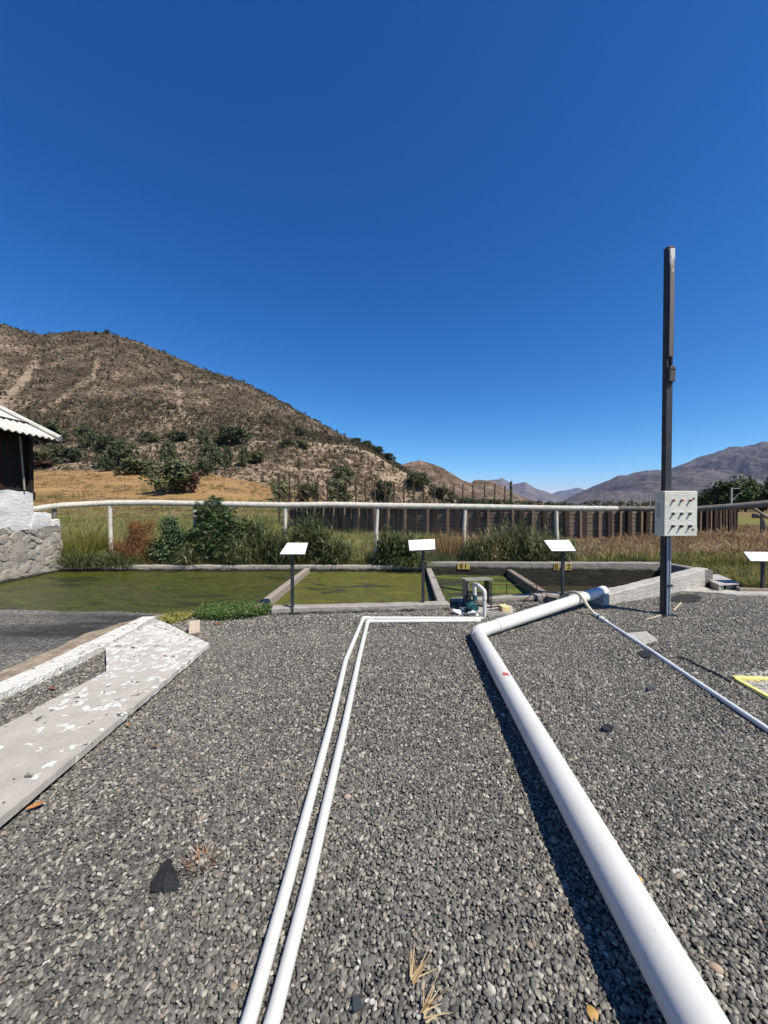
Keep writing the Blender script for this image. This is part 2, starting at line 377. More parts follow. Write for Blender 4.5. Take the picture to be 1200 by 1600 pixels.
def ridge(name, S, Y0, Y1, m, nz=1, na=220, ny=60, extra=0, fr=1.0):
    x0, x1 = S[0][0], S[-1][0]; x = np.linspace(x0, x1, na); y = np.concatenate([np.linspace(Y0, Y1, ny), Y1 + (Y1 - Y0) * np.linspace(.05, 1, 14)])
    XX, YY = np.meshgrid(x, y, indexing='ij'); Sx = np.interp(XX, [p[0] for p in S], [p[1] for p in S]); a = (XX - 600) / F
    z1 = 1.5 + (790 - Sx) / F * Y1; u = np.clip((YY - Y0) / (Y1 - Y0), 0, 1)
    X = a * YY; L = (Y1 - Y0)
    gul = np.abs(fbm(X / L * 3.2 * fr + u * .5, YY / L * 1.1 * fr, 5))
    z = -3 + (z1 + 3) * (u ** .95) + nz * np.clip(z1, 0, 1e9) * (np.sin(u * math.pi) * (.30 * fbm(X / L * 4 * fr, YY / L * 2 * fr, 5) - .30 * gul) + .05 * fbm(X / L * 16 * fr, YY / L * 16 * fr, 4) * u)
    z = np.where(YY > Y1, z1 * (1 - .8 * (YY - Y1) / L) + .05 * nz * z1 * fbm(X / L * 16 * fr, YY / L * 16 * fr, 4), z)
    o = grid_mesh(name, X, YY, z, m, {'bare': np.full(XX.shape, .42)}); tag(o, kind='structure'); return o
m2 = hill_mat('far_scrub_hill', (.045, .036, .025), (.09, .066, .046), (.30, .22, .16), .25)
ridge('far_hill', [(560, 790), (600, 750), (630, 725), (655, 719), (690, 730), (722, 750), (760, 762), (800, 778), (830, 790)], 420, 640, m2, .6)
ridge('far_spur', [(690, 790), (730, 760), (742, 750), (770, 752), (800, 770), (835, 783), (880, 790)], 700, 950, m2, .6)
m3 = hill_mat('distant_mountain_slope', (.060, .054, .058), (.097, .085, .085), (.175, .148, .142), .02)  # slope colours cooled to carry part of the distance haze
m4 = hill_mat('remote_mountain_slope', (.09, .08, .075), (.14, .12, .11), (.22, .19, .17), .004)
ridge('mountain', [(860, 790), (880, 782), (905, 769), (940, 754), (965, 744), (985, 741), (1010, 735), (1040, 735), (1062, 727), (1085, 718), (1110, 708), (1135, 702), (1150, 697), (1200, 690), (1260, 668), (1400, 650), (1600, 690)], 2600, 5200, m3, .9, 420, 110, fr=1.5)
ridge('mountain_range', [(640, 790), (700, 770), (740, 755), (765, 750), (785, 747), (800, 757), (820, 753), (838, 764), (858, 770), (880, 776), (910, 786), (930, 790)], 9000, 12500, m4, .7)
ridge('mountain_range', [(800, 790), (850, 777), (870, 768), (890, 765), (903, 762), (915, 766), (960, 780), (1000, 790)], 15000, 19000, m4, .6)
# ================================================================== TANK AND WATER
tank = empty('concrete_tank', (0, 7, 0)); tag(tank, 'long weathered concrete settling tank split into four algae covered basins', 'water tank')
KA, KB = G(424, 950, .1), G(703, 943, .1); KZ = G(290, 957.5, .02)
wall('front_wall', KZ, (KA.x - .01, KA.y + .02), .15, -.7, .015, .03, M['conc'], tank)
wall('front_wall', KA, KB, .17, -.7, .10, .10, M['conc'], tank)
RA, RB = G(708, 939, .06), G(938, 926, .10)
wall('front_wall', RA, RB, .15, -.7, .07, .11, M['conc'], tank)
wall('back_wall', (-7.6, 8.95), (.95, 8.95), .18, -.7, .10, .10, M['conc'], tank)
BW0, BW1 = Vector((.97, 8.93, 0)), Vector((6.04, 8.35, 0))
bw = wall('back_wall', BW0, BW1, .18, -.7, .18, .25, M['conc_deep'], tank)
wall('side_wall', (6.045, 8.36), (5.80, 7.02), .19, -.7, .255, .325, M['conc_deep'], tank)
SA, SB = Vector((3.27, 5.70, 0)), Vector((5.97, 7.06, 0))
wall('side_wall', SA, SB, .21, -.7, .165, .34, M['conc_pale'], tank, amp=.012)
PA = G(698, 940, .1)
wall('partition_wall', (PA.x, PA.y + .06), (1.10, 8.94), .13, -.7, .10, .06, M['conc'], tank)
def beam(name, a, b, th, z0, z1, m):
    return wall(name, a, b, th, min(z0, z1) - .16, z0, z1, m, tank, amp=.004)
beam('partition_board', G(405, 948, .09), G(484, 887, .07), .11, .09, .07, M['wood_pink'])
beam('partition_board', G(872, 934, .10), G(799, 889, .05), .12, .10, .05, M['wood'])
# stencilled yellow patches with letters on the far wall
def far_wall_pt(x):                       # point of the far right wall's face under photo column x
    a = (x - 600) / F; t = (BW0.x - a * BW0.y) / (a * (BW1.y - BW0.y) - (BW1.x - BW0.x)); return BW0.lerp(BW1, t), t
def wall_mark(x0, x1, txt, zc, h, seed, halves=None):
    p0, t0 = far_wall_pt(x0); p1, _ = far_wall_pt(x1); c = (p0 + p1) / 2; ang = math.atan2(BW1.y - BW0.y, BW1.x - BW0.x)
    off = Vector((math.sin(ang), -math.cos(ang), 0))
    L = (p1 - p0).length; me = MB()
    for (u0, u1) in (halves or [(0, 1)]):
        me.box(c + off * .012 + Vector((0, 0, zc)) + Vector((math.cos(ang), math.sin(ang), 0)) * L * ((u0 + u1) / 2 - .5), (L * (u1 - u0), .012, h), ang)
    me.build('number_patch', M['patch'], tank)
    for ci_, ch_ in enumerate(txt):
     cu = bpy.data.curves.new('txt', 'FONT'); cu.body = ch_; cu.size = h * 1.05; cu.align_x = 'CENTER'; cu.align_y = 'CENTER'; cu.extrude = .001; cu.offset = .006; cu_dx = (ci_ - .5) * h * (.72 if not halves else 1.75)
     to = bpy.data.objects.new('txt', cu); COL.objects.link(to); bpy.context.view_layer.update()
     tm = bpy.data.meshes.new_from_object(to.evaluated_get(bpy.context.evaluated_depsgraph_get())); bpy.data.objects.remove(to)
     mt = Matrix.Translation(Vector((math.cos(ang), math.sin(ang), 0)) * cu_dx + c + off * .021 + Vector((0, 0, zc))) @ Matrix.Rotation(ang, 4, 'Z') @ Matrix.Rotation(R(90), 4, 'X'); tm.transform(mt)
     o = bpy.data.objects.new('stencil_letter', tm); COL.objects.link(o); tm.materials.append(M['stencil']); o.parent = tank; o.matrix_parent_inverse = Matrix.Translation(tank.location).inverted()
M['stencil'] = simple('brown_stencil_paint', (.10, .055, .008), (.16, .09, .015), .8, .1, sc=20)
M['patch'] = simple('faded_yellow_patch', (.50, .38, .12), (.40, .31, .12), .85, .1, sc=9, grime=(.30, .25, .17), gsc=14)
wall_mark(715, 734, 'E1', .105, .135, 1)
wall_mark(866, 893, 'E2', .135, .15, 2, [(0, .30), (.52, 1)])

def water_mat(name, stops, sc=1.0, rough=.35, spec=.25, brown=None):
    t = NT(name); p = t.map(t.pos, (.55, 1.2, 1))
    d = t.n('ShaderNodeTexNoise'); t.l(t.pos, d.inputs[0]); d.inputs['Scale'].default_value = 1.6
    v = t.mix(.35, p, d.outputs[1])
    n = t.noise(v, 1.3 * sc, 8, .68); k = t.ramp(n, stops)
    f = t.noise(t.map(t.pos, (1, 2, 1)), 16, 6, .8); k = t.mix(t.ramp(f, [(.42, .75), (.52, 0)]), k, stops[0][1])
    k = t.mix(t.ramp(t.noise(t.pos, 70, 3, .6), [(.70, 0), (.76, .5)]), k, (.25, .26, .16))
    t.col(k); t.set(t.ramp(n, [(.3, rough * .5), (.6, rough * 1.8)]), spec); t.bump(t.math('ADD', t.math('MULTIPLY', n, 1.2), f), .012); return t.m
def sheet(name, poly, z, m, kind='structure'):
    o = MB().add([(p[0], p[1], z) for p in poly], [tuple(range(len(poly)))]).build(name, m); 
    if o.data.polygons[0].normal.z < 0: o.data.flip_normals()
    return tag(o, kind=kind)
cA, cB = G(390, 946, .05), G(478, 887, .05)
sheet('water', [(-8.2, 4.9), (cA.x - .15, 5.15), (cA.x + .02, cA.y - .3), (cB.x + .0, 9.0), (-8.2, 9.0)], -.035, water_mat('murky_green_water', [(.36, (.026, .031, .010)), (.43, (.050, .058, .010)), (.49, (.082, .092, .013)), (.55, (.054, .057, .011)), (.64, (.105, .092, .020))], 1.7, .22, .3))
sheet('water', [(cA.x + .02, 5.0), (1.06, 5.2), (1.06, 9.0), (cB.x + .0, 9.0)], -.045, water_mat('algae_covered_water', [(.36, (.036, .035, .022)), (.42, (.085, .080, .014)), (.48, (.12, .135, .014)), (.54, (.085, .078, .012)), (.60, (.13, .13, .016)), (.68, (.17, .125, .025))], 1.9, .5))
dB = G(799, 889, 0)
sheet('water', [(1.0, 5.55), (3.0, 5.6), (2.95, 6.1), (dB.x - .02, 9.0), (1.06, 9.0)], -.10, water_mat('algae_mat_water', [(.40, (.030, .035, .026)), (.47, (.06, .075, .014)), (.56, (.115, .14, .020)), (.70, (.15, .165, .03))], 1.5, .5))
sheet('water', [(2.9, 5.65), (6.2, 6.0), (6.2, 9.0), (dB.x, 9.0)], -.30, water_mat('brown_water', [(.3, (.045, .036, .022)), (.7, (.06, .048, .03))], 1.0, .12, .5))

# low wire rail inside the third basin
wr = empty('wire_rail', G(695, 932, -.05)); tag(wr, 'low thin wire rail standing in the third basin behind the pump', 'wire rail')
a, b = D(688, 913, 6.35), D(842, 914, 6.5); m = MB().tube([a, b], .007, 6); m.build('top_wire', M['rust'], wr)
lo = Vector((0, 0, -.15)); MB().tube([a + lo, b + lo], .005, 6).build('bottom_wire', M['rust'], wr)
for t in (.02, .33, .67, .98):
    p = a.lerp(b, t); MB().tube([p + Vector((0, 0, .015)), p + Vector((0, 0, -.45))], .008, 6).build('post', M['rust'], wr)

# ================================================================== GRAVEL
def gz(X, Y): return .012 * fbm(np.asarray(X) * 1.1 + 40, np.asarray(Y) * 1.1, 3) + .006 * fbm(np.asarray(X) * 5, np.asarray(Y) * 5, 2)
RE = [G(-400, 950), G(0, 954), G(60, 955), G(95, 957.5), G(180, 957), G(275, 961)]
GP = [(-14, -4), (-14, RE[0].y)] + [(p.x, p.y) for p in RE] + [(KZ.x, KZ.y + .05), (KA.x, KA.y + .07), (KB.x - .02, KB.y + .08), (KB.x + .03, RA.y + .05), (RA.x, RA.y + .06), (RB.x, RB.y + .06), (SA.x + .03, SA.y + .10), (SB.x, SB.y + .05), (6.3, 7.05), (7.2, 6.85), (14, 6.3), (14, -4)]
def gravel_sheet_mat():
    t = NT('gravel_bed'); c = t.sep(t.vor(t.pos, 62, 'Color'))[0]; d = t.vor(t.pos, 62)
    k = t.ramp(c, [(0, (.06, .06, .06)), (.4, (.13, .13, .125)), (.75, (.22, .21, .19)), (1, (.4, .39, .34))])
    t.col(t.mix(t.ramp(d, [(.25, 0), (.6, .8)]), k, (.035, .035, .035))); t.set(.9, .2); t.bump(t.ramp(d, [(0, 1), (.7, 0)]), .012); return t.m
gx = np.linspace(-14, 14, 281); gy = np.linspace(-4, 7.2, 225)
bm = bmesh.new(); vv = [bm.verts.new((p[0], p[1], 0)) for p in GP]; bm.faces.new(vv); 
for v in gx[1:-1:2]: bmesh.ops.bisect_plane(bm, geom=bm.verts[:] + bm.edges[:] + bm.faces[:], plane_co=(v, 0, 0), plane_no=(1, 0, 0))
for v in gy[1:-1:2]: bmesh.ops.bisect_plane(bm, geom=bm.verts[:] + bm.edges[:] + bm.faces[:], plane_co=(0, v, 0), plane_no=(0, 1, 0))
cx = np.array([v.co.x for v in bm.verts]); cy = np.array([v.co.y for v in bm.verts])
for v, z in zip(bm.verts, gz(cx, cy) - .006): v.co.z = z
bmesh.ops.recalc_face_normals(bm, faces=bm.faces[:]); me = bpy.data.meshes.new('gravel_ground'); bm.to_mesh(me); bm.free()
if me.polygons[0].normal.z < 0: me.flip_normals()
go = bpy.data.objects.new('gravel_ground', me); COL.objects.link(go); me.materials.append(gravel_sheet_mat()); tag(go, kind='structure')

# slab, kerb, ramp
SL = [G(x, y, .055) for x, y in ((247, 968), (327, 1006), (290, 1037), (240, 1079), (150, 1154), (70, 1221), (0, 1280), (-140, 1397), (-300, 1300), (0, 1137), (166, 1049), (165, 1010))]
KW = [G(x, y, .05) for x, y in ((243, 964), (168, 1007), (100, 1041), (0, 1086), (-200, 1180), (-200, 1150), (0, 1068), (70, 1036), (140, 1003), (222, 965))]
TS = [G(x, y, .02) for x, y in ((264, 961), (222, 966), (140, 1004), (70, 1037), (0, 1069), (-200, 1152), (-200, 1130), (0, 1051), (58, 1027), (128, 994), (190, 974), (246, 961))]
RP = [G(x, y, .0) for x, y in ((262, 962), (190, 975), (128, 996), (58, 1029), (0, 1054), (-200, 1134), (-500, 1134), (-500, 950), (0, 953), (60, 954.5), (95, 957), (180, 956.5))]
def slab_mat(name, base, near=(3.0, 5.0), splat=1.0):
    t = NT(name); y = t.sep(t.pos)[1]
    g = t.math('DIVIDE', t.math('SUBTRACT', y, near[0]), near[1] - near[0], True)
    dist = t.n('ShaderNodeTexNoise'); t.l(t.pos, dist.inputs[0]); dist.inputs['Scale'].default_value = 22; dist.inputs['Detail'].default_value = 4
    v = t.mix(.12, t.map(t.pos, (1, 1, 0)), dist.outputs[1])
    k = t.ramp(t.noise(t.pos, 6, 8, .6), [(.3, base), (.7, tuple(c * .82 for c in base))])
    k = t.mix(t.ramp(t.noise(t.pos, 120, 3), [(.5, 0), (.75, .4)]), k, tuple(c * .55 for c in base))
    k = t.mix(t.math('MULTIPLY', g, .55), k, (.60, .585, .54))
    cellr = t.sep(t.vor(v, 19, 'Color'))[0]; dd = t.vor(v, 19)
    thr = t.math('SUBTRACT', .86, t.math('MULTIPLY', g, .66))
    spot = t.math('MULTIPLY', t.math('GREATER_THAN', cellr, thr), t.ramp(t.math('ADD', dd, t.math('MULTIPLY', t.math('SUBTRACT', 1.0, g), .10)), [(.54, 1), (.62, 0)]))
    k = t.mix(t.ramp(t.noise(t.map(t.pos, (1.2, 1.2, 0)), 1.4, 6, .7), [(.45, 0), (.75, .45)]), k, (.27, .245, .195)); k = t.mix(t.math('MULTIPLY', spot, t.ramp(t.noise(t.pos, 40, 4, .7), [(.3, .35), (.55, .95)])), k, (.74, .73, .68))
    c2 = t.sep(t.vor(v, 21, 'Color'))[1]; d2 = t.vor(v, 21)
    dk = t.math('MULTIPLY', t.math('GREATER_THAN', c2, t.math('SUBTRACT', .93, t.math('MULTIPLY', g, .12))), t.ramp(d2, [(.28, 1), (.36, 0)]))
    k = t.mix(dk, k, (.09, .088, .08))
    t.col(k); t.set(.85, .25); t.bump(t.math('ADD', t.math('MULTIPLY', t.math('ADD', t.math('MULTIPLY', g, .8), .12), t.ramp(dd, [(.1, 1), (.6, 0)])), t.math('MULTIPLY', t.noise(t.pos, 90, 4), .15)), .012); return t.m
def rough_prism(name, poly, zb, zt, m, amp=.006, cut=.05):
    o = MB().prism([(p.x, p.y) for p in poly], zb, zt).build(name, m); bm = bmesh.new(); bm.from_mesh(o.data)
    bx0, bx1 = min(p.x for p in poly), max(p.x for p in poly); by0, by1 = min(p.y for p in poly), max(p.y for p in poly)
    for v in np.arange(bx0 + cut, bx1, cut): bmesh.ops.bisect_plane(bm, geom=bm.verts[:] + bm.edges[:] + bm.faces[:], plane_co=(v, 0, 0), plane_no=(1, 0, 0))
    for v in np.arange(by0 + cut, by1, cut): bmesh.ops.bisect_plane(bm, geom=bm.verts[:] + bm.edges[:] + bm.faces[:], plane_co=(0, v, 0), plane_no=(0, 1, 0))
    bm.to_mesh(o.data); bm.free(); jitter(o, amp, 9, len(bpy.data.objects)); return o
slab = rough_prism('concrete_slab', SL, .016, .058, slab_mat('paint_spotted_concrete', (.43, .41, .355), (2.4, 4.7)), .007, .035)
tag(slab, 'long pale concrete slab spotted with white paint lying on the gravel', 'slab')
kerb = rough_prism('painted_kerb', KW, -.05, .058, slab_mat('white_painted_kerb', (.62, .61, .57), (.5, 2.2)), .006)
tag(kerb, 'narrow white painted concrete kerb beside the dark ramp', 'kerb')
strip = rough_prism('dirt_strip', TS, -.05, .030, simple('tan_dirt', (.42, .36, .27), (.22, .17, .125), .95, .1, sc=9, bump=.03, bsc=30, grime=(.13, .085, .06), gsc=7), .02); tag(strip, kind='structure')
def ramp_mat():
    t = NT('stained_ramp'); c = t.sep(t.vor(t.pos, 55, 'Color'))[0]; d = t.vor(t.pos, 55)
    k = t.ramp(c, [(0, (.075, .073, .068)), (.5, (.14, .135, .122)), (1, (.30, .29, .26))])
    s = t.math('ADD', t.noise(t.map(t.pos, (.35, 1.1, 1)), 1, 5, .55), t.math('MULTIPLY', t.noise(t.pos, 8, 5, .7), .14))
    y = t.sep(t.pos)[1]; s = t.math('SUBTRACT', s, t.math('MULTIPLY', t.math('ABSOLUTE', t.math('SUBTRACT', y, 4.45)), .30))
    k = t.mix(t.ramp(s, [(.28, 0), (.52, .90)]), k, (.022, .022, .021))
    t.col(k); t.set(.85, .25); t.bump(t.ramp(d, [(0, 1), (.7, 0)]), .01); return t.m
ramp = rough_prism('ramp', RP, -.2, .012, ramp_mat(), .008, .12); tag(ramp, kind='structure')
# pebbles
def pebble(i):
    bm = bmesh.new(); bmesh.ops.create_icosphere(bm, subdivisions=2, radius=1); rd = random.Random(i)
    sx, sy, sz = 1, rd.uniform(.6, .9), rd.uniform(.32, .6); pl = [Vector((rd.gauss(0, 1), rd.gauss(0, 1), rd.gauss(0, 1))).normalized() for _ in range(7)]; dd = [rd.uniform(.68, .92) for _ in pl]
    for v in bm.verts:
        for n, q in zip(pl, dd):
            e = v.co.dot(n) - q
            if e > 0: v.co -= n * e
        v.co = Vector((v.co.x * sx, v.co.y * sy, v.co.z * sz))
    me = bpy.data.meshes.new('pebble'); bm.to_mesh(me); bm.free(); me.polygons.foreach_set('use_smooth', [True] * len(me.polygons)); me.set_sharp_from_angle(angle=R(32))
    me.materials.append(M['pebble']); o = bpy.data.objects.new('pebble', me); COL.objects.link(o); return o
def pebble_mat():
    t = NT('river_pebble'); r = t.rand()
    k = t.ramp(r, [(0, (.030, .030, .031)), (.22, (.062, .061, .058)), (.42, (.105, .102, .092)), (.60, (.155, .149, .128)), (.74, (.22, .21, .172)), (.80, (.075, .066, .054)), (.86, (.31, .293, .24)), (.94, (.43, .41, .35)), (.975, (.24, .17, .11)), (1, (.56, .545, .49))])
    k = t.mix(t.ramp(t.noise(t.pos, .9, 5, .65), [(.32, .06), (.68, .42)]), k, (.245, .23, .195))
    k = t.mix(t.ramp(t.noise(t.pos, 160, 3), [(.45, 0), (.7, .3)]), k, (.06, .06, .06)); t.col(k); t.set(.7, .3); return t.m
M['pebble'] = pebble_mat()
pc = protos('pebble_kinds', [pebble(i) for i in range(14)])
def jgrid(y0, y1, sp):
    w = 1.08 * y1 + 2.5; n = int(2 * w / sp); m = int((y1 - y0) / sp)
    X, Y = np.meshgrid(np.linspace(-w, w, n), np.linspace(y0, y1, m)); X = X.ravel() + RNG.uniform(-.55, .55, n * m) * sp; Y = Y.ravel() + RNG.uniform(-.55, .55, n * m) * sp
    return X, Y
PADS = []
def polys(*ps): return [[(p.x, p.y) for p in q] for q in ps]
pts, scs = [], []
for y0, y1, sp, sz in ((.75, 2.5, .0110, .0087), (2.5, 4.4, .0136, .0101), (4.4, 7.3, .0175, .0122)):
    X, Y = jgrid(y0, y1, sp); ok = (np.abs(X) < 1.05 * Y + 2.4) & inpoly(X, Y, GP)
    for q in polys(SL, KW, TS, RP): ok &= ~inpoly(X, Y, q)
    edge = [G(x, y) for x, y in ((1150, 1055), (1215, 1047), (1520, 1055), (1450, 1190), (1262, 1127), (1200, 1094))]
    ok &= ~(inpoly(X, Y, polys(edge)[0]) & (RNG.random(X.shape) < .8))
    pad = [G(x, y) for x, y in ((978, 991), (1013, 987), (1030, 1003), (1003, 1010), (990, 1003))]; ok &= ~(inpoly(X, Y, polys(pad)[0]) & (RNG.random(X.shape) < .93))
    X, Y = X[ok], Y[ok]; s = sz * np.exp(RNG.normal(0, .26, X.shape)); pts.append(np.stack([X, Y, gz(X, Y) + RNG.uniform(-.002, .006, X.shape)], -1)); scs.append(s)
P = np.concatenate(pts); sc = np.concatenate(scs); n = len(P); print('pebbles', n)
rot = np.stack([RNG.normal(0, .38, n), RNG.normal(0, .38, n), RNG.uniform(0, 6.28, n)], -1)
tag(scatter('gravel', P, sc, rot, pc), kind='stuff')

# ================================================================== PIPES
big = empty('drain_pipe', G(760, 1000)); tag(big, 'thick white drain pipe lying across the gravel and turning into the tank', 'pipe')
r = .073
e0 = G(745, 988, r + .003); far = Vector((3.40, 5.93, .185)); d0 = G(1091, 1600, .135); near = e0.lerp(d0, 1.25)
pe = fillet([near, e0, far], .10, 6); MB().tube(fillet([near, e0 + (near - e0).normalized() * .1], .01, 2) if False else [near.lerp(e0, k / 24) for k in range(24)] + [e0 + (near - e0).normalized() * .12], r, 32).build('pipe', M['pvc'], big, smooth=True)
dv = (far - e0).normalized(); dn = (near - e0).normalized(); cpl = e0 + dv * .34
MB().tube([e0 + dn * .14, e0 + dn * .1] + fillet([e0 + dn * .1, e0, e0 + dv * .1], .09, 8) + [e0 + dv * .14], r + .006, 32).build('elbow', M['pvc'], big, smooth=True)
MB().tube([e0 + dv * .13, cpl], r + .0, 32).build('pipe', M['pvc'], big, smooth=True)
MB().tube([cpl - dv * .015, cpl - dv * .012, cpl, cpl + dv * .04], r, 32, rad=[r + .002, r + .007, r + .007, r + .003]).build('joint', M['pvc'], big, smooth=True)
# open ended run into the tank: outer and inner skin
n = 32; L = (far - cpl).length; rows = []
o_ = MB().tube([cpl + dv * .01, cpl.lerp(far, .5), far], r + .003, n, cap=False); i_ = MB().tube([far, far - dv * .5], r - .004, n, cap=False)
k0 = len(o_.v) - n; k1 = len(o_.v); o_.add([Vector(v) for v in i_.v], [f[::-1] for f in i_.f])
o_.f += [(k0 + j, k0 + (j + 1) % n, k1 + (j + 1) % n, k1 + j) for j in range(n)]
o_.build('pipe', M['pvc'], big, smooth=True)
# red sticker wrapped on the pipe
s0, s1 = e0.lerp(near, .305), e0.lerp(near, .318); ax = (s1 - s0).normalized(); up = Vector((0, 0, 1)); sd = ax.cross(up).normalized(); up = sd.cross(ax)
vs = []
for p in (s0, s1):
    for q in range(5):
        an = R(70 + q * 9); vs.append(p + (sd * math.cos(an) * (1 if sd.x < 0 else -1) * -1 + up * math.sin(an)) * (r + .0015))
MB().add(vs, [(j, j + 1, j + 6, j + 5) for j in range(4)]).build('sticker', simple('red_sticker', (.42, .06, .05), (.5, .12, .1), .5), big, smooth=True)

def gpath(px, z): return [G(x, y, z) for x, y in px]
tr = .0235
twin = empty('pressure_pipe', G(567, 968)); tag(twin, 'left of two thin white pipes running up the gravel, bending to the pump', 'pipe')
lp = gpath([(352, 1700), (388, 1600), (452, 1371), (517, 1130), (540, 1032), (567.5, 966)], tr - .002); rise = G(757, 966.5, tr)
MB().tube(fillet(lp + [rise, Vector((rise.x, rise.y, D(757, 926, rise.y).z))], .045, 6), tr, 20).build('pipe', M['pvc'], twin, smooth=True)
top = Vector((rise.x, rise.y, D(757, 926, rise.y).z)); pumpc = Vector((rise.x - .045, rise.y + .34, .17))
MB().tube([top - Vector((0, 0, .09)), top - Vector((0, 0, .055))], tr + .006, 20).build('coupling', M['pvc'], twin, smooth=True)
MB().tube(fillet([top - Vector((0, 0, .06)), top + Vector((0, 0, .02)), top + Vector((-.05, .12, .07)), top + Vector((-.06, .33, .045)), pumpc + Vector((-.0, .0, .07))], .03, 6), tr + .003, 20).build('elbow', M['pvc'], twin, smooth=True)
for p in (lp[5] + Vector((.0, -.0, 0)),):
    d1 = (lp[4] - lp[5]).normalized(); d2 = (rise - lp[5]).normalized()
    MB().tube(fillet([p + d1 * .085, p, p + d2 * .085], .04, 6), tr + .005, 20).build('elbow', M['pvc'], twin, smooth=True)
t2 = empty('pressure_pipe', G(576, 972)); tag(t2, 'right of two thin white pipes up the gravel, ending in a coupling by the pump', 'pipe')
rp = gpath([(388, 1700), (425, 1600), (484, 1371), (539.5, 1130), (560, 1032), (574.5, 971)], tr - .002); en = G(748, 970, tr)
MB().tube(fillet(rp + [en], .04, 6), tr, 20).build('pipe', M['pvc'], t2, smooth=True)
d1 = (rp[4] - rp[5]).normalized(); d2 = (en - rp[5]).normalized()
MB().tube(fillet([rp[5] + d1 * .08, rp[5], rp[5] + d2 * .08], .035, 6), tr + .005, 20).build('elbow', M['pvc'], t2, smooth=True)
MB().tube([en - d2 * .06, en + d2 * .02], tr + .007, 20).build('coupling', M['pvc'], t2, smooth=True)

sr = .0195
M['pvc_grey'] = pvc('greyish_pvc', (.62, .67, .68)); M['hose'] = simple('cream_hose', (.55, .49, .36), (.45, .40, .30), .5, .4, grime=(.25, .2, .15))
t3 = empty('supply_pipe', G(1060, 1040)); tag(t3, 'slim grey white supply pipe crossing the gravel on the right with threaded couplings', 'pipe')
sp = gpath([(1490, 1333), (1200, 1140), (1100, 1073), (1010, 1012), (948, 972)], sr); MB().tube(sp, sr, 18).build('pipe', M['pvc_grey'], t3, smooth=True)
ax = (sp[4] - sp[3]).normalized(); p = sp[4]
prof = [(0, .020), (.01, .027), (.05, .027), (.055, .024), (.12, .024), (.125, .035), (.17, .035), (.175, .028)]
MB().tube([p + ax * q[0] for q in prof], .03, 18, rad=[q[1] for q in prof]).build('coupling', M['pvc'], t3, smooth=True)
prof = [(.175, .026), (.18, .030), (.225, .030), (.23, .024)]; MB().tube([p + ax * q[0] for q in prof], .03, 18, rad=[q[1] for q in prof]).build('gasket_ring', M['black'], t3, smooth=True)
prof = [(.23, .024), (.235, .031), (.285, .031), (.29, .025), (.345, .025), (.35, .028), (.37, .028)]; MB().tube([p + ax * q[0] for q in prof], .03, 18, rad=[q[1] for q in prof]).build('coupling', M['pvc_grey'], t3, smooth=True)
h0 = p + ax * .36
hp = [h0, D(919, 948, 5.28), D(912, 937, 5.36), D(905, 928.5, 5.46), D(896, 925, 5.56), D(887, 927, 5.64), D(880, 932, 5.71), D(874, 937, 5.76)]
hs = []
for i in range(len(hp) - 1):
    a, b, c, d = hp[max(i - 1, 0)], hp[i], hp[i + 1], hp[min(i + 2, len(hp) - 1)]
    for k in range(6):
        t = k / 6; hs.append(.5 * ((2 * b) + (c - a) * t + (2 * a - 5 * b + 4 * c - d) * t * t + (3 * b - a - 3 * c + d) * t ** 3))
MB().tube(hs + [hp[-1]], .021, 16).build('hose', M['hose'], t3, smooth=True)

# ================================================================== PUMP
pb = empty('pump_plinth', G(775, 955)); tag(pb, 'low chipped concrete pump plinth with a yellow edged corner', 'plinth')
pl = [G(x, y, .05) for x, y in ((742, 957), (803, 957), (800, 946), (748, 945))]
o = rough_prism('plinth_block', pl, -.03, .05, M['conc_pale'], .008, .04); o.parent = pb; o.matrix_parent_inverse = Matrix.Translation(pb.location).inverted()
yb = G(790, 956, .05); MB().box(yb + Vector((.0, .07, .035)), (.11, .15, .07), .1).build('yellow_block', simple('dusty_yellow', (.74, .60, .27), (.66, .55, .3), .8, .2, grime=(.4, .33, .2), gsc=9), pb, bevel=.006)
MB().tube([yb + Vector((-.24, .06, .045)), yb + Vector((-.06, .10, .05))], .012, 6).build('angle_iron', M['rust'], pb)
MB().tube([yb + Vector((-.24, -.03, .03)), yb + Vector((-.07, .0, .03))], .010, 6).build('angle_iron', M['rust'], pb)
pm = empty('water_pump', pumpc); tag(pm, 'small blue green electric water pump under the open grey cover', 'pump')
c = Vector((pumpc.x - .04, pumpc.y + .03, .105))
MB().tube([c + Vector((-.02, -.10, 0)), c + Vector((-.02, -.09, 0)), c + Vector((-.02, .10, 0)), c + Vector((-.02, .12, 0))], .07, 24, rad=[.042, .058, .058, .042]).build('motor', M['pump'], pm, smooth=True)
f = MB()
for k in range(10):
    an = k * math.pi / 5; f.box(c + Vector((-.02 + .060 * math.cos(an), .01, .060 * math.sin(an))), (.018, .17, .005), 0, 0, -an)
f.build('cooling_fins', M['pump'], pm)
MB().tube([c + Vector((.02, -.13, -.01)), c + Vector((.02, -.10, -.01))], .05, 24).build('volute', M['pump'], pm, smooth=True)
MB().tube([pumpc + Vector((-.0, .0, .0)), pumpc + Vector((0, 0, .085))], .033, 18).build('outlet_flange', M['pump'], pm, smooth=True)
MB().box(c + Vector((-.02, 0, -.095)), (.13, .18, .03)).build('foot', M['black'], pm, bevel=.004)
MB().box(c + Vector((-.05, .02, .095)), (.08, .08, .05)).build('terminal_box', M['black'], pm, bevel=.005)
cv = empty('pump_cover', G(748, 955)); tag(cv, 'open fronted grey sheet metal cover standing over the pump', 'pump cover')
Yf = 5.40; xl, xr = D(729, 930, Yf).x, D(768, 930, Yf).x; zt = D(745, 908, Yf).z
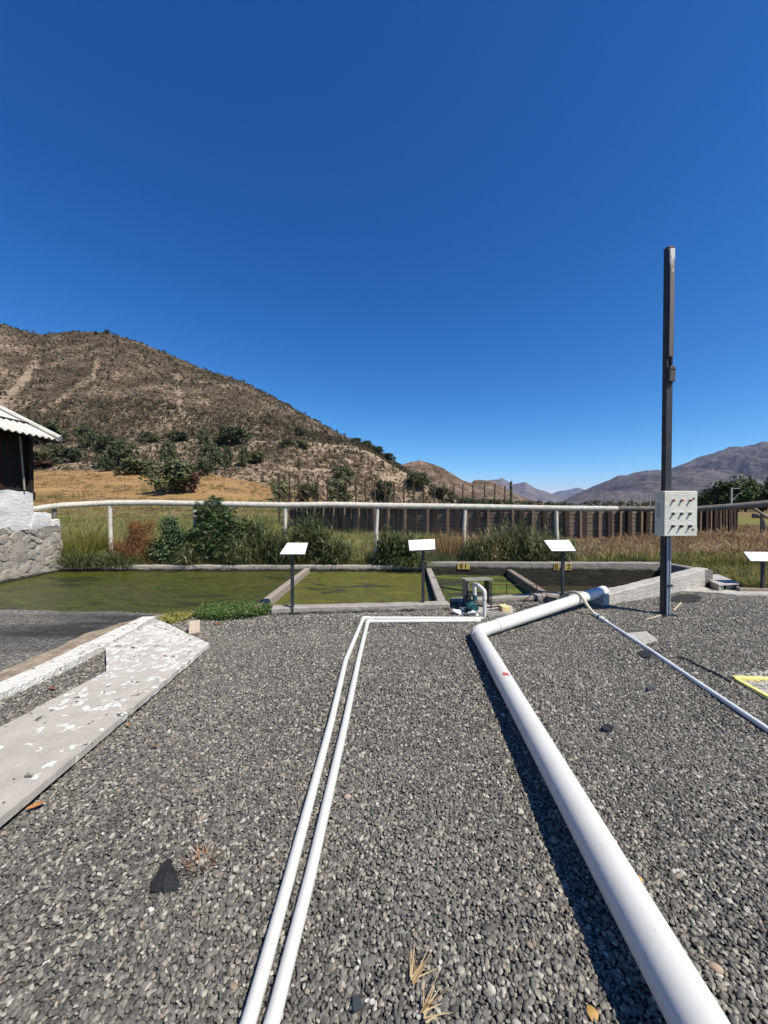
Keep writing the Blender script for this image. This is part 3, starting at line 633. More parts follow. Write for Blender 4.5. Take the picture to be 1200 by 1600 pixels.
MB().box(((xl + xr) / 2, Yf + .16, zt), (xr - xl + .04, .34, .02), R(2), R(-5), R(-1.5)).build('roof_plate', M['cover'], cv, bevel=.003)
MB().box((xl + .02, Yf + .15, zt / 2 + .08), (.014, .30, zt - .18), R(4)).build('side_panel', M['cover'], cv)
MB().box((xr - .02, Yf + .15, zt / 2 + .045), (.014, .30, zt - .12), R(-4)).build('side_panel', M['dark_metal'], cv)  # darker colour paints in the shade on this panel's inner face
for x, y in ((xl + .01, Yf), (xr - .005, Yf), (xl + .02, Yf + .29), (xr - .02, Yf + .29)):
    MB().box((x, y, zt / 2 - .01), (.016, .016, zt - .0)).build('leg', M['dark_metal'], cv)
for i, (x, y, s, lb) in enumerate(((716, 961, .075, 'largest white plaster lump on the dark ground left of the pump'), (724, 956, .055, 'white plaster shard standing behind the lump beside the pump'), (737, 961, .06, 'white plaster lump just in front of the pump foot'), (746, 962, .045, 'small white plaster shard touching the pump riser pipe'))):
    bm = bmesh.new(); bmesh.ops.create_icosphere(bm, subdivisions=2, radius=s); rd = random.Random(i + 40)
    for v in bm.verts: v.co = Vector((v.co.x * 1.1, v.co.y * .6, v.co.z * .55)) * rd.uniform(.75, 1.2)
    me = bpy.data.meshes.new('plaster_lump'); bm.to_mesh(me); bm.free(); me.materials.append(M['label']); o = bpy.data.objects.new('plaster_lump', me); COL.objects.link(o)
    o.location = G(x, y) + Vector((0, 0, s * .45)); o.rotation_euler = (.3 * i, .4, i * 1.3); tag(o, lb, 'plaster')
cb = gpath([(803, 957), (818, 950), (840, 945), (850, 950), (870, 946)], .012); MB().tube(cb, .008, 6).build('cable_tail', M['black']); tag(bpy.data.objects['cable_tail'], 'black loose cable lying by the plinth behind the thick pipe', 'cable')
cb = [D(812, 953, 5.55), D(822, 935, 5.66), D(838, 925, 5.8), D(846, 927, 5.85), D(852, 941, 5.86)]; MB().tube(cb, .006, 6).build('bent_wire', M['rust']); tag(bpy.data.objects['bent_wire'], 'thin rusty bent wire arching over the low tank kerb', 'wire')

# ================================================================== CONTROL POLE
PX, PY = 3.84, 5.24
pole = empty('steel_pole', (PX, PY, 0)); tag(pole, 'tall black square steel pole rising from the gravel', 'pole')
ztop = D(1047, 390, PY).z
MB().bx(PX - .042, PX + .042, PY - .042, PY + .042, -.2, ztop).build('shaft', M['dark_metal'], pole, bevel=.004)
MB().bx(PX - .046, PX + .046, PY - .046, PY + .046, ztop + .001, ztop + .02).build('cap', M['black'], pole, bevel=.003)
zc0, zc1 = D(1047, 560, PY).z, ztop - .02
def worn():
    t = NT('worn_channel_paint'); z = t.sep(t.pos)[2]; g = t.math('DIVIDE', t.math('SUBTRACT', z, zc1 - .45), .45, True)
    k = t.mix(t.ramp(t.math('ADD', t.math('MULTIPLY', g, .35), t.noise(t.map(t.pos, (30, 30, 5)), 1, 6, .7)), [(.66, 0), (.72, 1)]), t.ramp(t.noise(t.map(t.pos, (20, 20, 2)), 1, 5), [(.3, (.075, .075, .07)), (.7, (.12, .118, .11))]), (.55, .55, .54)); t.col(k); t.set(.5, .4); return t.m
MB().bx(PX - .028, PX + .034, PY - .066, PY - .0425, zc0, zc1).build('cable_channel', worn(), pole, bevel=.004)
zb0, zb1 = D(1049, 599, PY).z, D(1049, 575, PY).z
jb = MB().bx(PX - .03, PX + .048, PY - .085, PY - .0425, zb0, zb1).build('junction_box', simple('weathered_grey_plastic', (.085, .08, .082), (.06, .06, .065), .6, .3), pole, bevel=.006)
MB().bx(PX - .033, PX + .051, PY - .090, PY - .0855, zb1 - .05, zb1 - .04).build('lid_seam', M['black'], jb)
MB().tube([(PX + .01, PY - .055, zb1), (PX + .01, PY - .055, zc0)], .011, 10).build('conduit', M['dark_metal'], pole, smooth=True)
zb = D(1060, 838, 5.0).z; zt2 = D(1060, 767, 5.0).z
for dx, rr_ in ((-.012, .013), (.022, .013)):
    MB().tube([(PX + dx, PY - .058, .0), (PX + dx, PY - .058, zb + .02)], rr_, 12).build('conduit', M['galv'], pole, smooth=True)
MB().box((PX + .005, PY - .060, .42), (.09, .04, .03)).build('clamp', M['dark_metal'], pole, bevel=.003)
MB().box((PX, PY, .01), (.2, .2, .03), .2).build('base_plate', M['black'], pole, bevel=.004)

bx_ = empty('control_box', (3.86, 5.0, zb)); tag(bx_, 'pale beige electrical control box with red, green and black knobs on the black pole', 'control box')
x0, x1, y0, y1 = 3.645, 4.075, 5.0, 5.18
MB().bx(x0, x1, y0 + .022, y1, zb, zt2).build('housing', M['panel'], bx_, bevel=.006)
door = MB().bx(x0 + .002, x1 - .002, y0, y0 + .0195, zb + .003, zt2 - .003).build('door', M['panel'], bx_, bevel=.006)
def bp(px, py): return Vector((x0 + (px - 283) / (1045 - 283) * (x1 - x0), y0, zt2 - (py - 88) / (1160 - 88) * (zt2 - zb)))
for row, (py, mt, nm, rd_, ln) in enumerate(((315, 'red', 'red_lamp', .0125, .030), (630, 'green', 'green_button', .0125, .030))):
    for px in (480, 672, 864):
        p = bp(px, py); l = MB().tube([p + Vector((0, .002, 0)), p + Vector((0, -ln * .4, 0)), p + Vector((0, -ln, 0)), p + Vector((0, -ln - .004, 0))], rd_, 18, rad=[rd_, rd_, rd_, rd_ * .7]).build(nm, M[mt], door, smooth=True)
        MB().tube([p + Vector((0, .001, 0)), p + Vector((0, -.008, 0))], rd_ + .004, 18).build('bezel', M['black'] if row else M['galv'], door, smooth=True)
for j, px in enumerate((470, 660, 862)):
    p = bp(px, 925); kb = MB().tube([p + Vector((0, .002, 0)), p + Vector((0, -.014, 0)), p + Vector((0, -.02, 0))], .016, 18, rad=[.017, .017, .013]).build('selector_knob', M['black'], door, smooth=True)
    MB().box(p + Vector((0, -.030, 0)), (.011, .026, .030), 0, 0, R(40 if j != 1 else 10)).build('grip', M['black'], kb, bevel=.002)
for px, py in ((955, 268), (945, 1000)):
    p = bp(px, py); MB().tube([p + Vector((0, .002, 0)), p + Vector((0, -.006, 0))], .012, 16).build('door_lock', M['black'], door, smooth=True)
for px, py, w, h in ((540, 190, 40, 14), (672, 185, 170, 20), (478, 258, 62, 18), (670, 258, 62, 18), (862, 262, 62, 18), (486, 572, 128, 24), (662, 574, 120, 22), (862, 572, 140, 24), (505, 772, 34, 16), (690, 772, 34, 16), (872, 772, 34, 16), (458, 832, 108, 22), (852, 832, 104, 22), (462, 880, 176, 16), (690, 878, 210, 16), (885, 878, 150, 14)):
    p = bp(px, py); MB().box(p + Vector((0, -.0012, 0)), (w / 762 * .43, .003, h / 1072 * (zt2 - zb))).build('label_strip', M['label'], door)
MB().box((x1 + .012, y0 + .04, D(1090, 828, 5.0).z), (.022, .03, .06)).build('hinge', M['panel'], bx_, bevel=.004)
MB().bx(x0 - .004, x0 - .001, y0 + .07, y1 - .04, zb + .24, zb + .44).build('rating_plate', simple('grey_plate', (.42, .43, .43), (.36, .37, .37), .5), bx_)

# ================================================================== SIGNS
def sign(px_base, quad, Yb, Yt, label, zfoot=0.0, dark=False):
    b = G(*px_base, zfoot); o = empty('info_sign', b); tag(o, label, 'sign', 'information signs along the tank')
    c = [D(*quad[0], b.y + Yt), D(*quad[1], b.y + Yt), D(*quad[2], b.y + Yb), D(*quad[3], b.y + Yb)]
    nrm = (c[1] - c[0]).cross(c[3] - c[0]).normalized()
    if nrm.z < 0: nrm = -nrm
    th = nrm * .012
    MB().add(c + [q - th for q in c], [(0, 3, 2, 1), (4, 5, 6, 7), (0, 1, 5, 4), (1, 2, 6, 5), (2, 3, 7, 6), (3, 0, 4, 7)]).build('sign_plate', M['white_sign'], o, bevel=.002)
    g = MB(); e = [q - th * 1.05 for q in c]
    ctr = sum(c, Vector()) / 4 - th * 1.2
    for a, d in ((0, 1), (1, 2), (2, 3), (3, 0)): g.tube([e[a].lerp(ctr, .05) - th * .6, e[d].lerp(ctr, .05) - th * .6], .010, 4)
    g.build('plate_frame', M['dark_metal'], o)
    u = (c[1] - c[0]); dn = (c[3] - c[0]); t0 = c[0] + u * .3 + dn * .09 + nrm * .001; t1 = c[0] + u * .72 + dn * .09 + nrm * .001
    MB().add([t0, t1, t1 + dn * .03, t0 + dn * .03], [(0, 3, 2, 1)]).build('heading_line', simple('faded_print', (.45, .45, .43), (.6, .6, .58), .6), o)
    MB().bx(b.x - .021, b.x + .021, b.y - .021, b.y + .021, zfoot - .1, ctr.z - .02).build('post', M['dark_metal'], o, bevel=.003)
    MB().box((b.x, b.y, zfoot + .012), (.07, .07, .02)).build('foot', M['black'], o)
sign((457, 960), ((449, 848), (481, 848), (476, 865.5), (437, 865.5)), -.10, .10, 'white slanted sign on a dark post before the murky first and second basins')
sign((661, 952), ((638, 844), (679, 842), (680, 858), (640, 860)), -.10, .10, 'white slanted sign on a dark post left of the pump cover')
sign((879, 936), ((850, 844), (889, 843.5), (900, 860.5), (862, 860.5)), -.10, .10, 'white slanted sign on a dark post beside the arched cream hose', .10)
sign((1191, 925), ((1162, 862), (1208, 862.5), (1222, 877), (1173, 876)), -.14, .10, 'white slanted sign at the right edge near the grey culvert box')
# ================================================================== RIGHT SIDE BITS
cul = empty('culvert_box', (6.0, 6.8, 0)); tag(cul, 'low grey concrete culvert box with a flat lid and dark openings', 'culvert')
a, b, c = Vector((5.80, 6.64, 0)), Vector((6.25, 6.75, 0)), Vector((6.62, 7.62, 0)); d = a + (c - b)
ux = (b - a).normalized(); uy = (d - a).normalized(); rz = math.atan2(ux.y, ux.x); w_, l_ = (b - a).length, (d - a).length
cc = (a + c) / 2
MB().prism([(q.x, q.y) for q in (a - ux * .02 - uy * .02, b + ux * .02 - uy * .02, c + ux * .02, d - ux * .02)], .112, .14).build('lid', M['conc_pale'], cul, bevel=.006)
g = MB()
g.prism([(q.x, q.y) for q in (a, a + ux * .05, d + ux * .05, d)], -.05, .111); g.prism([(q.x, q.y) for q in (b - ux * .05, b, c, c - ux * .05)], -.05, .111)
e1 = a + ux * .13; g.prism([(q.x, q.y) for q in (a + ux * .05 + uy * .03, e1 + uy * .03, e1 + uy * .1, a + ux * .05 + uy * .1)], -.05, .111)
g.prism([(q.x, q.y) for q in (e1 + ux * .08 + uy * .06, b - ux * .05 + uy * .06, b - ux * .05 + uy * .1, e1 + ux * .08 + uy * .1)], -.05, .111)
g.build('box_walls', M['conc'], cul)
lk = wall('edge_kerb', G(1156, 926, 0), (8.2, 6.55), .08, -.1, .075, .05, M['wood']); tag(lk, 'low dark timber edge kerb running right from the grey culvert box', 'kerb')
ws = [G(x, y, .0) for x, y in ((1040, 920), (1100, 919.5), (1160, 926), (1215, 925), (1290, 925), (1290, 931), (1215, 931), (1150, 931), (1090, 926), (1045, 925))]
wso = rough_prism('edging_strip', ws, -.05, .022, M['conc_pale'], .008, .08); tag(wso, kind='structure')
yf = empty('yellow_frame', G(1150, 1056)); tag(yf, 'yellow painted steel edging frame set in the gravel at the right edge', 'frame')
p0, p1, p2 = G(1146, 1057, .03), G(1500, 1069, .03), G(1370, 1180, .03)
def bar(p, q, w, h, nm):
    u = (q - p); L = u.length; MB().box((p + q) / 2 - Vector((0, 0, h / 2)), (L, w, h), math.atan2(u.y, u.x)).build(nm, M['yellow_pale'], yf, bevel=.003)
bar(p0, p1, .045, .05, 'edge_bar'); bar(p0 + (p2 - p0).normalized() * .03 + Vector((0, 0, .002)), p2, .035, .06, 'edge_bar')
ap = rough_prism('concrete_apron', [G(x, y, .0) for x, y in ((1128, 1052), (1146, 1048), (1520, 1050), (1520, 1250), (1400, 1205), (1262, 1127), (1195, 1092), (1150, 1066))], -.05, .006, M['conc_pale'], .007, .06); tag(ap, kind='structure')
pd_ = rough_prism('concrete_pad', [G(x, y, .0) for x, y in ((978, 991), (1011, 988), (1029, 1002), (1003, 1009), (990, 1003))], -.03, .012, M['conc_pale'], .006, .05); tag(pd_, 'small broken concrete patch level with the gravel beside the slim pipe', 'concrete patch')

# ================================================================== LITTER
def film(name, pts, z, m, label, cat, th=.004, amp=.012):
    o = rough_prism(name, [G(x, y, z) for x, y in pts], z, z + th, m, amp, .025); tag(o, label, cat); return o
bl = simple('black_geotextile', (.016, .017, .019), (.028, .03, .033), .75, .25, sc=30, bump=.01, bsc=60)
# tented piece of black sheet
b0 = [G(233, 1392, .004), G(282, 1386, .006), G(272, 1350, .012), G(243, 1352, .015)]; tp = G(262, 1352, .045)
bm = bmesh.new(); ring = [G(233, 1391, .012), G(243, 1394, .002), G(258, 1396, .006), G(283, 1386, .008), G(277, 1366, .018), G(266, 1346, .03), G(262, 1341, .034), G(250, 1354, .03), G(239, 1373, .022)]
v = [bm.verts.new(p) for p in ring]; c1, c2 = bm.verts.new(G(255, 1378, .034)), bm.verts.new(G(262, 1364, .040))
f_ = lambda *q: bm.faces.new(q)
f_(v[0], v[1], c1); f_(v[1], v[2], c1); f_(v[2], v[3], c1); f_(v[3], c2, c1); f_(v[3], v[4], c2); f_(v[4], v[5], c2); f_(v[5], v[6], c2); f_(v[6], v[7], c2); f_(v[7], v[8], c2); f_(v[8], c1, c2); f_(v[8], v[0], c1)
bmesh.ops.subdivide_edges(bm, edges=bm.edges[:], cuts=3, use_grid_fill=True)
me = bpy.data.meshes.new('plastic_scrap'); bm.to_mesh(me); bm.free(); me.materials.append(bl); o = bpy.data.objects.new('plastic_scrap', me); COL.objects.link(o); jitter(o, .005, 30)
md = o.modifiers.new('thick', 'SOLIDIFY'); md.thickness = .003; tag(o, 'crumpled triangular black plastic scrap beside a dry weed on the gravel', 'plastic scrap')
film('plastic_scrap', [(995, 1020), (1008, 1015), (1022, 1022), (1016, 1029), (1003, 1026)], .018, bl, 'black plastic scrap caught under the slim grey white pipe', 'plastic scrap')
film('plastic_scrap', [(1012, 1073), (1024, 1069), (1028, 1075), (1014, 1079)], .016, simple('slate_scrap', (.07, .075, .08), (.05, .053, .06), .7), 'flat slate grey scrap lying on gravel between the two white pipes', 'scrap')
film('plastic_scrap', [(940, 1138), (949, 1133), (960, 1137), (956, 1143), (944, 1142)], .020, bl, 'black crumpled scrap on the gravel right of the thick pipe', 'plastic scrap', .01)
film('plastic_scrap', [(551, 1558), (563, 1555), (567, 1576), (553, 1583)], .014, simple('dark_slate', (.045, .055, .058), (.035, .04, .045), .6), 'dark slate chip lying in the gravel near the bottom edge', 'stone chip', .006, .003)
film('dark_disc', [(1046, 934), (1062, 929.5), (1085, 929), (1097, 934), (1092, 940), (1070, 942), (1050, 940)], .012, simple('matt_dark_sheet', (.028, .027, .026), (.045, .043, .04), .85, .15, bump=.01), 'flat dark round patch lying on gravel behind the black pole', 'mat', .008, .005)  # thin dark round patch laid on the gravel
MB().tube([G(x, y, z) for x, y, z in ((1008, 968, .01), (1028, 963, .012), (1038, 960, .012))], .016, 8, rad=[.006, .014, .012]).build('dry_branch', M['stick'] if 'stick' in M else simple('bleached_stick', (.42, .35, .26), (.34, .28, .2), .9)); tag(bpy.data.objects['dry_branch'], 'short bleached stick left of the black pole foot', 'stick')
MB().tube([G(x, y, z) for x, y, z in ((1052, 954, .01), (1060, 946, .015), (1064, 941, .03))], .016, 8, rad=[.012, .014, .007]).build('dry_branch', simple('bleached_stick', (.42, .35, .26), (.34, .28, .2), .9)); tag(bpy.data.objects['dry_branch.001'], 'short bleached stick right of the black pole foot', 'stick')
MB().tube(fillet([G(x, y, .016) for x, y in ((1058, 1027), (1072, 1029), (1090, 1040), (1100, 1044), (1122, 1054), (1142, 1066))], .05, 3), .012, 8).build('black_cable', M['black'], smooth=True); tag(bpy.data.objects['black_cable'], 'black cable half buried in gravel left of the yellow frame', 'cable')
br = MB().box(G(304, 982, .065), (.115, .225, .06), R(24), R(24), R(-4)).build('brick', M['brick'], bevel=.006); tag(br, 'single pale brick lying between the slab corner and green weeds', 'brick')
fl = simple('orange_dry_leaf', (.45, .22, .06), (.33, .14, .05), .8, .2, sc=30)
def dryleaf(pts, z, label, m=fl):
    P = [G(x, y, z) for x, y in pts]; c = sum(P, Vector()) / len(P); a = max(P, key=lambda q: (q - c).length); d = (a - c); L = d.length * 1.15; d.normalize(); s_ = Vector((-d.y, d.x, 0)); vs, fs = [], []; sd = len(bpy.data.objects); rd = random.Random(sd); cu = rd.uniform(.5, 1.1); W_ = L * rd.uniform(.24, .34)
    for i in range(9):
        t = i / 8; w_ = W_ * math.sin(math.pi * min(1, t * .93 + .05)) ** .8 * rd.uniform(.8, 1.15)
        for j in (-2, -1, 0, 1, 2): vs.append(c + d * (t - .5) * 2 * L * .62 + s_ * (w_ * j / 2 + .12 * L * math.sin(t * 3)) + Vector((0, 0, cu * abs(j) ** 1.5 * w_ * .22 + .10 * L * (t - .4) ** 2 + .001)))
    for i in range(8):
        for j in range(4): fs.append((i * 5 + j, i * 5 + j + 1, i * 5 + j + 6, i * 5 + j + 5))
    o = MB().add(vs, fs).build('dry_leaf', m, smooth=True); so_ = o.modifiers.new('th', 'SOLIDIFY'); so_.thickness = .0012; tag(o, label, 'leaf'); return o
dryleaf([(33, 1268), (45, 1257), (62, 1254), (74, 1250), (66, 1260), (48, 1266)], .018, 'orange dry leaf lying against the white spotted slab edge')
dryleaf([(197, 1132), (203, 1129), (206, 1133), (199, 1136)], .018, 'small orange leaf fragment under the slab edge')
dryleaf([(234, 1166), (243, 1163), (248, 1169), (238, 1171)], .014, 'brown dry leaf on gravel right of the slab', simple('brown_leaf', (.2, .11, .06), (.15, .08, .05), .8))
dryleaf([(72, 1077), (78, 1075), (88, 1078), (78, 1079)], .012, 'red brown leaf litter beside the painted kerb', simple('red_leaf', (.22, .07, .04), (.15, .07, .05), .8))
dryleaf([(331, 977), (336, 973), (344, 974), (340, 978)], .014, 'rust coloured leaf litter between brick and green weeds', simple('rust_leaf', (.24, .075, .035), (.2, .1, .05), .8))
for px, s, c_, lb in (((543, 1245), .021, (.42, .32, .26), 'pinkish pale stone lying between the thin pipes and the thick pipe'), ((998, 1373), .017, (.55, .33, .13), 'orange pebble touching the right side of the thick pipe'), ((925, 1583), .02, (.42, .26, .08), 'mustard pebble near the shadow of the thick pipe at the bottom'), ((1118, 1512), .022, (.40, .29, .21), 'tan flat stone right of the thick pipe near the bottom')):
    o = pebble(int(px[0])); o.name = 'stone'; o.data.name = 'stone'; o.data.materials[0] = simple('stone_tint', c_, tuple(q * .75 for q in c_), .75); o.location = G(*px, .012); o.scale = (s, s, s); o.rotation_euler.z = px[0]; tag(o, lb, 'stone')
strawm = leafmat('straw', [(.2, (.16, .10, .045)), (.5, (.40, .28, .14)), (.8, (.55, .43, .25))], .2, .8, False)
def blade(p, d, up, L, w, droop, n=5):
    q = []; d = Vector(d).normalized(); pos = Vector(p); v = (d * (1 - up) + Vector((0, 0, up))).normalized(); side = Vector((-d.y, d.x, 0)).normalized(); st = L / n
    for k in range(n + 1):
        ww = w * (1 - (k / n) ** 1.6) * .5 + .0006; q.append((pos - side * ww, pos + side * ww)); pos = pos + v * st; v = (v + Vector((d.x * droop * .4, d.y * droop * .4, -droop)) * (1 / n)).normalized()
    return [[q[k][0], q[k][1], q[k + 1][1], q[k + 1][0]] for k in range(n)]
def tuft(name, n, L, w, spread, up, droop, m, seed, seg=4, huer=(0, 1), Lvar=.4):
    rd = random.Random(seed); Q, Hh = [], []
    for i in range(n):
        a = rd.uniform(0, 6.283); r_ = spread * math.sqrt(rd.random()); h = rd.uniform(*huer)
        b = blade((r_ * math.cos(a), r_ * math.sin(a), 0), (math.cos(a + rd.gauss(0, .7)), math.sin(a + rd.gauss(0, .7)), 0), rd.uniform(up - .15, min(1, up + .15)), L * rd.uniform(1 - Lvar, 1 + Lvar * .6), w * rd.uniform(.7, 1.2), droop * rd.uniform(.5, 1.4), seg)
        Q += b; Hh += [h] * len(b)
    return leafmesh(name, Q, Hh, m)
for px, n, L, sp_2, up, lb, az in (((645, 1536), 11, .11, .02, .22, 'straw coloured dry grass wisp on gravel at bottom centre, the upper one', .9), ((662, 1586), 9, .10, .02, .2, 'straw coloured dry grass wisp at the very bottom edge of the gravel', .8), ((312, 1352), 40, .06, .05, .5, 'dry brown weed tuft growing in gravel right of the black scrap', 0)):
    if az:
        rd = random.Random(int(px[0])); Q, Hh = [], []
        for k in range(n):
            an = az + rd.gauss(0, .38); b = blade((rd.gauss(0, .008), rd.gauss(0, .008), .01), (math.cos(an), math.sin(an), 0), up * rd.random(), L * rd.uniform(.4, 1.1), .0038, .15, 4); Q += b; Hh += [rd.random()] * 4
        o = leafmesh('dry_grass_tuft', Q, Hh, strawm)
    else: o = tuft('dry_grass_tuft', n, L, .004, sp_2, up, .5, leafmat('dry_weed', [(.2, (.10, .05, .03)), (.5, (.26, .14, .08)), (.8, (.38, .27, .18))], .2, .8, False), 5)
    o.location = G(*px, .008); tag(o, lb, 'dry grass')

# ================================================================== HUT
hut = empty('stone_hut', (-7.9, 7.5, 0)); tag(hut, 'dark timber hut with pale corrugated roof on a whitewashed stone base', 'hut')
def rough_box(name, x0, x1, y0, y1, z0, z1, m, parent, amp, cut=.12, sc=4):
    bm = bmesh.new(); bmesh.ops.create_cube(bm, size=1)
    for v in bm.verts: v.co = Vector(((x0 + x1) / 2 + v.co.x * (x1 - x0), (y0 + y1) / 2 + v.co.y * (y1 - y0), (z0 + z1) / 2 + v.co.z * (z1 - z0)))
    for ax, lo, hi in ((0, x0, x1), (1, y0, y1), (2, z0, z1)):
        nv = [0, 0, 0]; nv[ax] = 1
        for t in np.arange(lo + cut, hi - cut * .3, cut):
            co = [0, 0, 0]; co[ax] = t; bmesh.ops.bisect_plane(bm, geom=bm.verts[:] + bm.edges[:] + bm.faces[:], plane_co=co, plane_no=nv)
    me = bpy.data.meshes.new(name); bm.to_mesh(me); bm.free(); me.polygons.foreach_set('use_smooth', [True] * len(me.polygons)); me.set_sharp_from_angle(angle=R(50)); me.materials.append(m)
    o = bpy.data.objects.new(name, me); COL.objects.link(o); jitter(o, amp, sc, len(bpy.data.objects))
    if parent: o.parent = parent; o.matrix_parent_inverse = Matrix.Translation(parent.location).inverted()
    return o
rough_box('stone_base', -9.6, -7.650, 1.0, 9.12, -.7, 1.03, M['stone'], hut, .06, .09, 5)
rough_box('whitewashed_wall', -9.5, -7.64, 1.0, 8.36, 1.00, 1.80, M['whitewash'], hut, .05, .09, 5)
rough_box('whitewashed_wall', -9.4, -7.65, 8.33, 8.82, .98, 1.34, M['whitewash'], hut, .06, .08, 5)
rough_box('whitewashed_wall', -9.4, -7.66, 8.80, 9.10, .98, 1.17, M['whitewash'], hut, .05, .08, 5)
def rockface():
    rd = random.Random(77); g = MB()
    pts_ = []
    for k in range(2600):                 # random-laid rubble: big stones first, small ones in the gaps
        big_ = 1 - k / 2600; rad_ = .045 + .115 * big_ ** 3 * rd.uniform(.6, 1.1); c_ = (rd.uniform(5.0, 9.06), rd.uniform(.0, .99))
        if all((c_[0] - q[0]) ** 2 + ((c_[1] - q[1]) * 1.15) ** 2 > (.90 * (rad_ + q[2])) ** 2 for q in pts_): pts_.append((c_[0], c_[1], rad_))
    for cy, cz, rad_ in pts_:
        bm = bmesh.new(); bmesh.ops.create_icosphere(bm, subdivisions=3, radius=1); tw = rd.uniform(-.6, .6); asp = rd.uniform(.72, 1.0)
        pl = [(Vector((rd.gauss(0, .35), math.cos(a_), math.sin(a_))).normalized(), rd.uniform(.70, .92)) for a_ in [q * 1.05 + rd.gauss(0, .25) for q in range(6)]] + [(Vector((1, rd.gauss(0, .10), rd.gauss(0, .10))).normalized(), rd.uniform(.40, .6)), (Vector((1, rd.gauss(0, .4), rd.gauss(0, .4))).normalized(), rd.uniform(.55, .75))]
        vs = []
        for v in bm.verts:
            for n_, q in pl:
                e = v.co.dot(n_) - q
                if e > 0: v.co -= n_ * e
            a_, b_ = v.co.y * rad_ * 1.22, v.co.z * rad_ * 1.12 * asp; vs.append((-7.672 + v.co.x * .055 + rd.gauss(0, .001), cy + a_ * math.cos(tw) - b_ * math.sin(tw), cz + a_ * math.sin(tw) + b_ * math.cos(tw)))
        bm.verts.index_update(); g.add(vs, [tuple(v.index for v in f.verts) for f in bm.faces]); bm.free()
    t = NT('field_stone'); k = t.ramp(t.sep(t.vor(t.map(t.pos, (0, 1, 1.2)), 5, 'Color'))[0], [(0, (.27, .25, .22)), (.3, (.35, .325, .28)), (.6, (.24, .225, .20)), (.8, (.40, .32, .245)), (1, (.44, .41, .36))])
    k = t.mix(t.ramp(t.noise(t.pos, 13, 7, .72), [(.38, 0), (.62, .8)]), k, (.34, .315, .272)); k = t.mix(t.ramp(t.noise(t.pos, 30, 5, .7), [(.55, 0), (.7, .6)]), k, (.13, .12, .10))
    t.col(k); t.set(.92, .15); t.bump(t.noise(t.pos, 20, 8, .7), .02)
    o = g.build('stone_facing', t.m, hut, smooth=True); return o
rockface()
rough_box('base_ledge', -7.75, -7.52, 4.5, 9.15, -.7, .03, M['conc'], hut, .02, .12, 4)
MB().bx(-9.5, -7.70, 1.0, 8.36, 1.80, 3.3).build('timber_wall', M['hutwood'], hut)
g = MB()
for k in range(7): g.bx(-7.70, -7.685, 1.0, 8.355, 1.82 + k * .17, 1.975 + k * .17)
g.build('wall_boards', M['hutwood'], hut)
MB().bx(-7.684, -7.64, 7.30, 7.72, 1.83, 2.9).build('shutter', M['hutdoor'], hut)
MB().bx(-7.78, -7.66, 8.362, 8.46, 1.62, 1.80).build('beam_end', M['hutwood'], hut); MB().bx(-7.70, -7.60, 8.26, 8.358, 1.80, 2.95).build('corner_post', M['hutwood'], hut)
MB().tube([(-7.60, 8.05, 2.95), (-7.58, 8.12, 1.83)], .018, 8).build('conduit', M['cover'], hut, smooth=True)
# corrugated roof: corrugations run up the slope
ny_, vs, fs = 420, [], []
ys = np.linspace(.5, 8.50, ny_); e_ = (-7.08, 2.93); rdg = (-9.6, 4.22); nr = 8
for i, y in enumerate(ys):
    z_ = .022 * math.sin(y / .145 * 2 * math.pi)
    for j in range(nr):
        t = j / (nr - 1); vs.append((e_[0] + (rdg[0] - e_[0]) * t, y, e_[1] + (rdg[1] - e_[1]) * t + z_ + (.012 if t < .5 else 0) * 0))
for i in range(ny_ - 1):
    for j in range(nr - 1): fs.append((i * nr + j, (i + 1) * nr + j, (i + 1) * nr + j + 1, i * nr + j + 1))
rf = MB().add(vs, fs).build('roof', M['roof'], hut, smooth=True); s_ = rf.modifiers.new('th', 'SOLIDIFY'); s_.thickness = .012
MB().add([(x, y, z) for y in (.6, 8.47) for x, z in ((-12.1, 2.95), (-9.6, 4.22), (-9.6, 4.19), (-12.1, 2.92))], [(0, 1, 5, 4), (3, 7, 6, 2), (4, 5, 6, 7), (0, 3, 2, 1)]).build('back_roof', M['roof'], hut)
sl = Vector((rdg[0] - e_[0], 0, rdg[1] - e_[1])); 
g = MB(); up_ = Vector((-sl.z, 0, sl.x)).normalized() * -1
p_, q_ = Vector((e_[0] + .02, 8.42, e_[1] + .045)), Vector((rdg[0], 8.42, rdg[1] + .045)); g.tube([p_, q_], .05, 8); g.build('verge_cap', M['roof'], hut, smooth=True)
for y in (1.5, 3.2, 4.9, 6.6, 8.2):
    MB().add([(-7.15, y - .03, 2.91), (-7.15, y + .03, 2.91), (-9.5, y + .03, 4.11), (-9.5, y - .03, 4.11), (-7.15, y - .03, 2.83), (-7.15, y + .03, 2.83), (-9.5, y + .03, 4.03), (-9.5, y - .03, 4.03)], [(0, 1, 2, 3), (7, 6, 5, 4), (0, 4, 5, 1), (1, 5, 6, 2), (2, 6, 7, 3), (3, 7, 4, 0)]).build('rafter', M['hutwood'], hut)

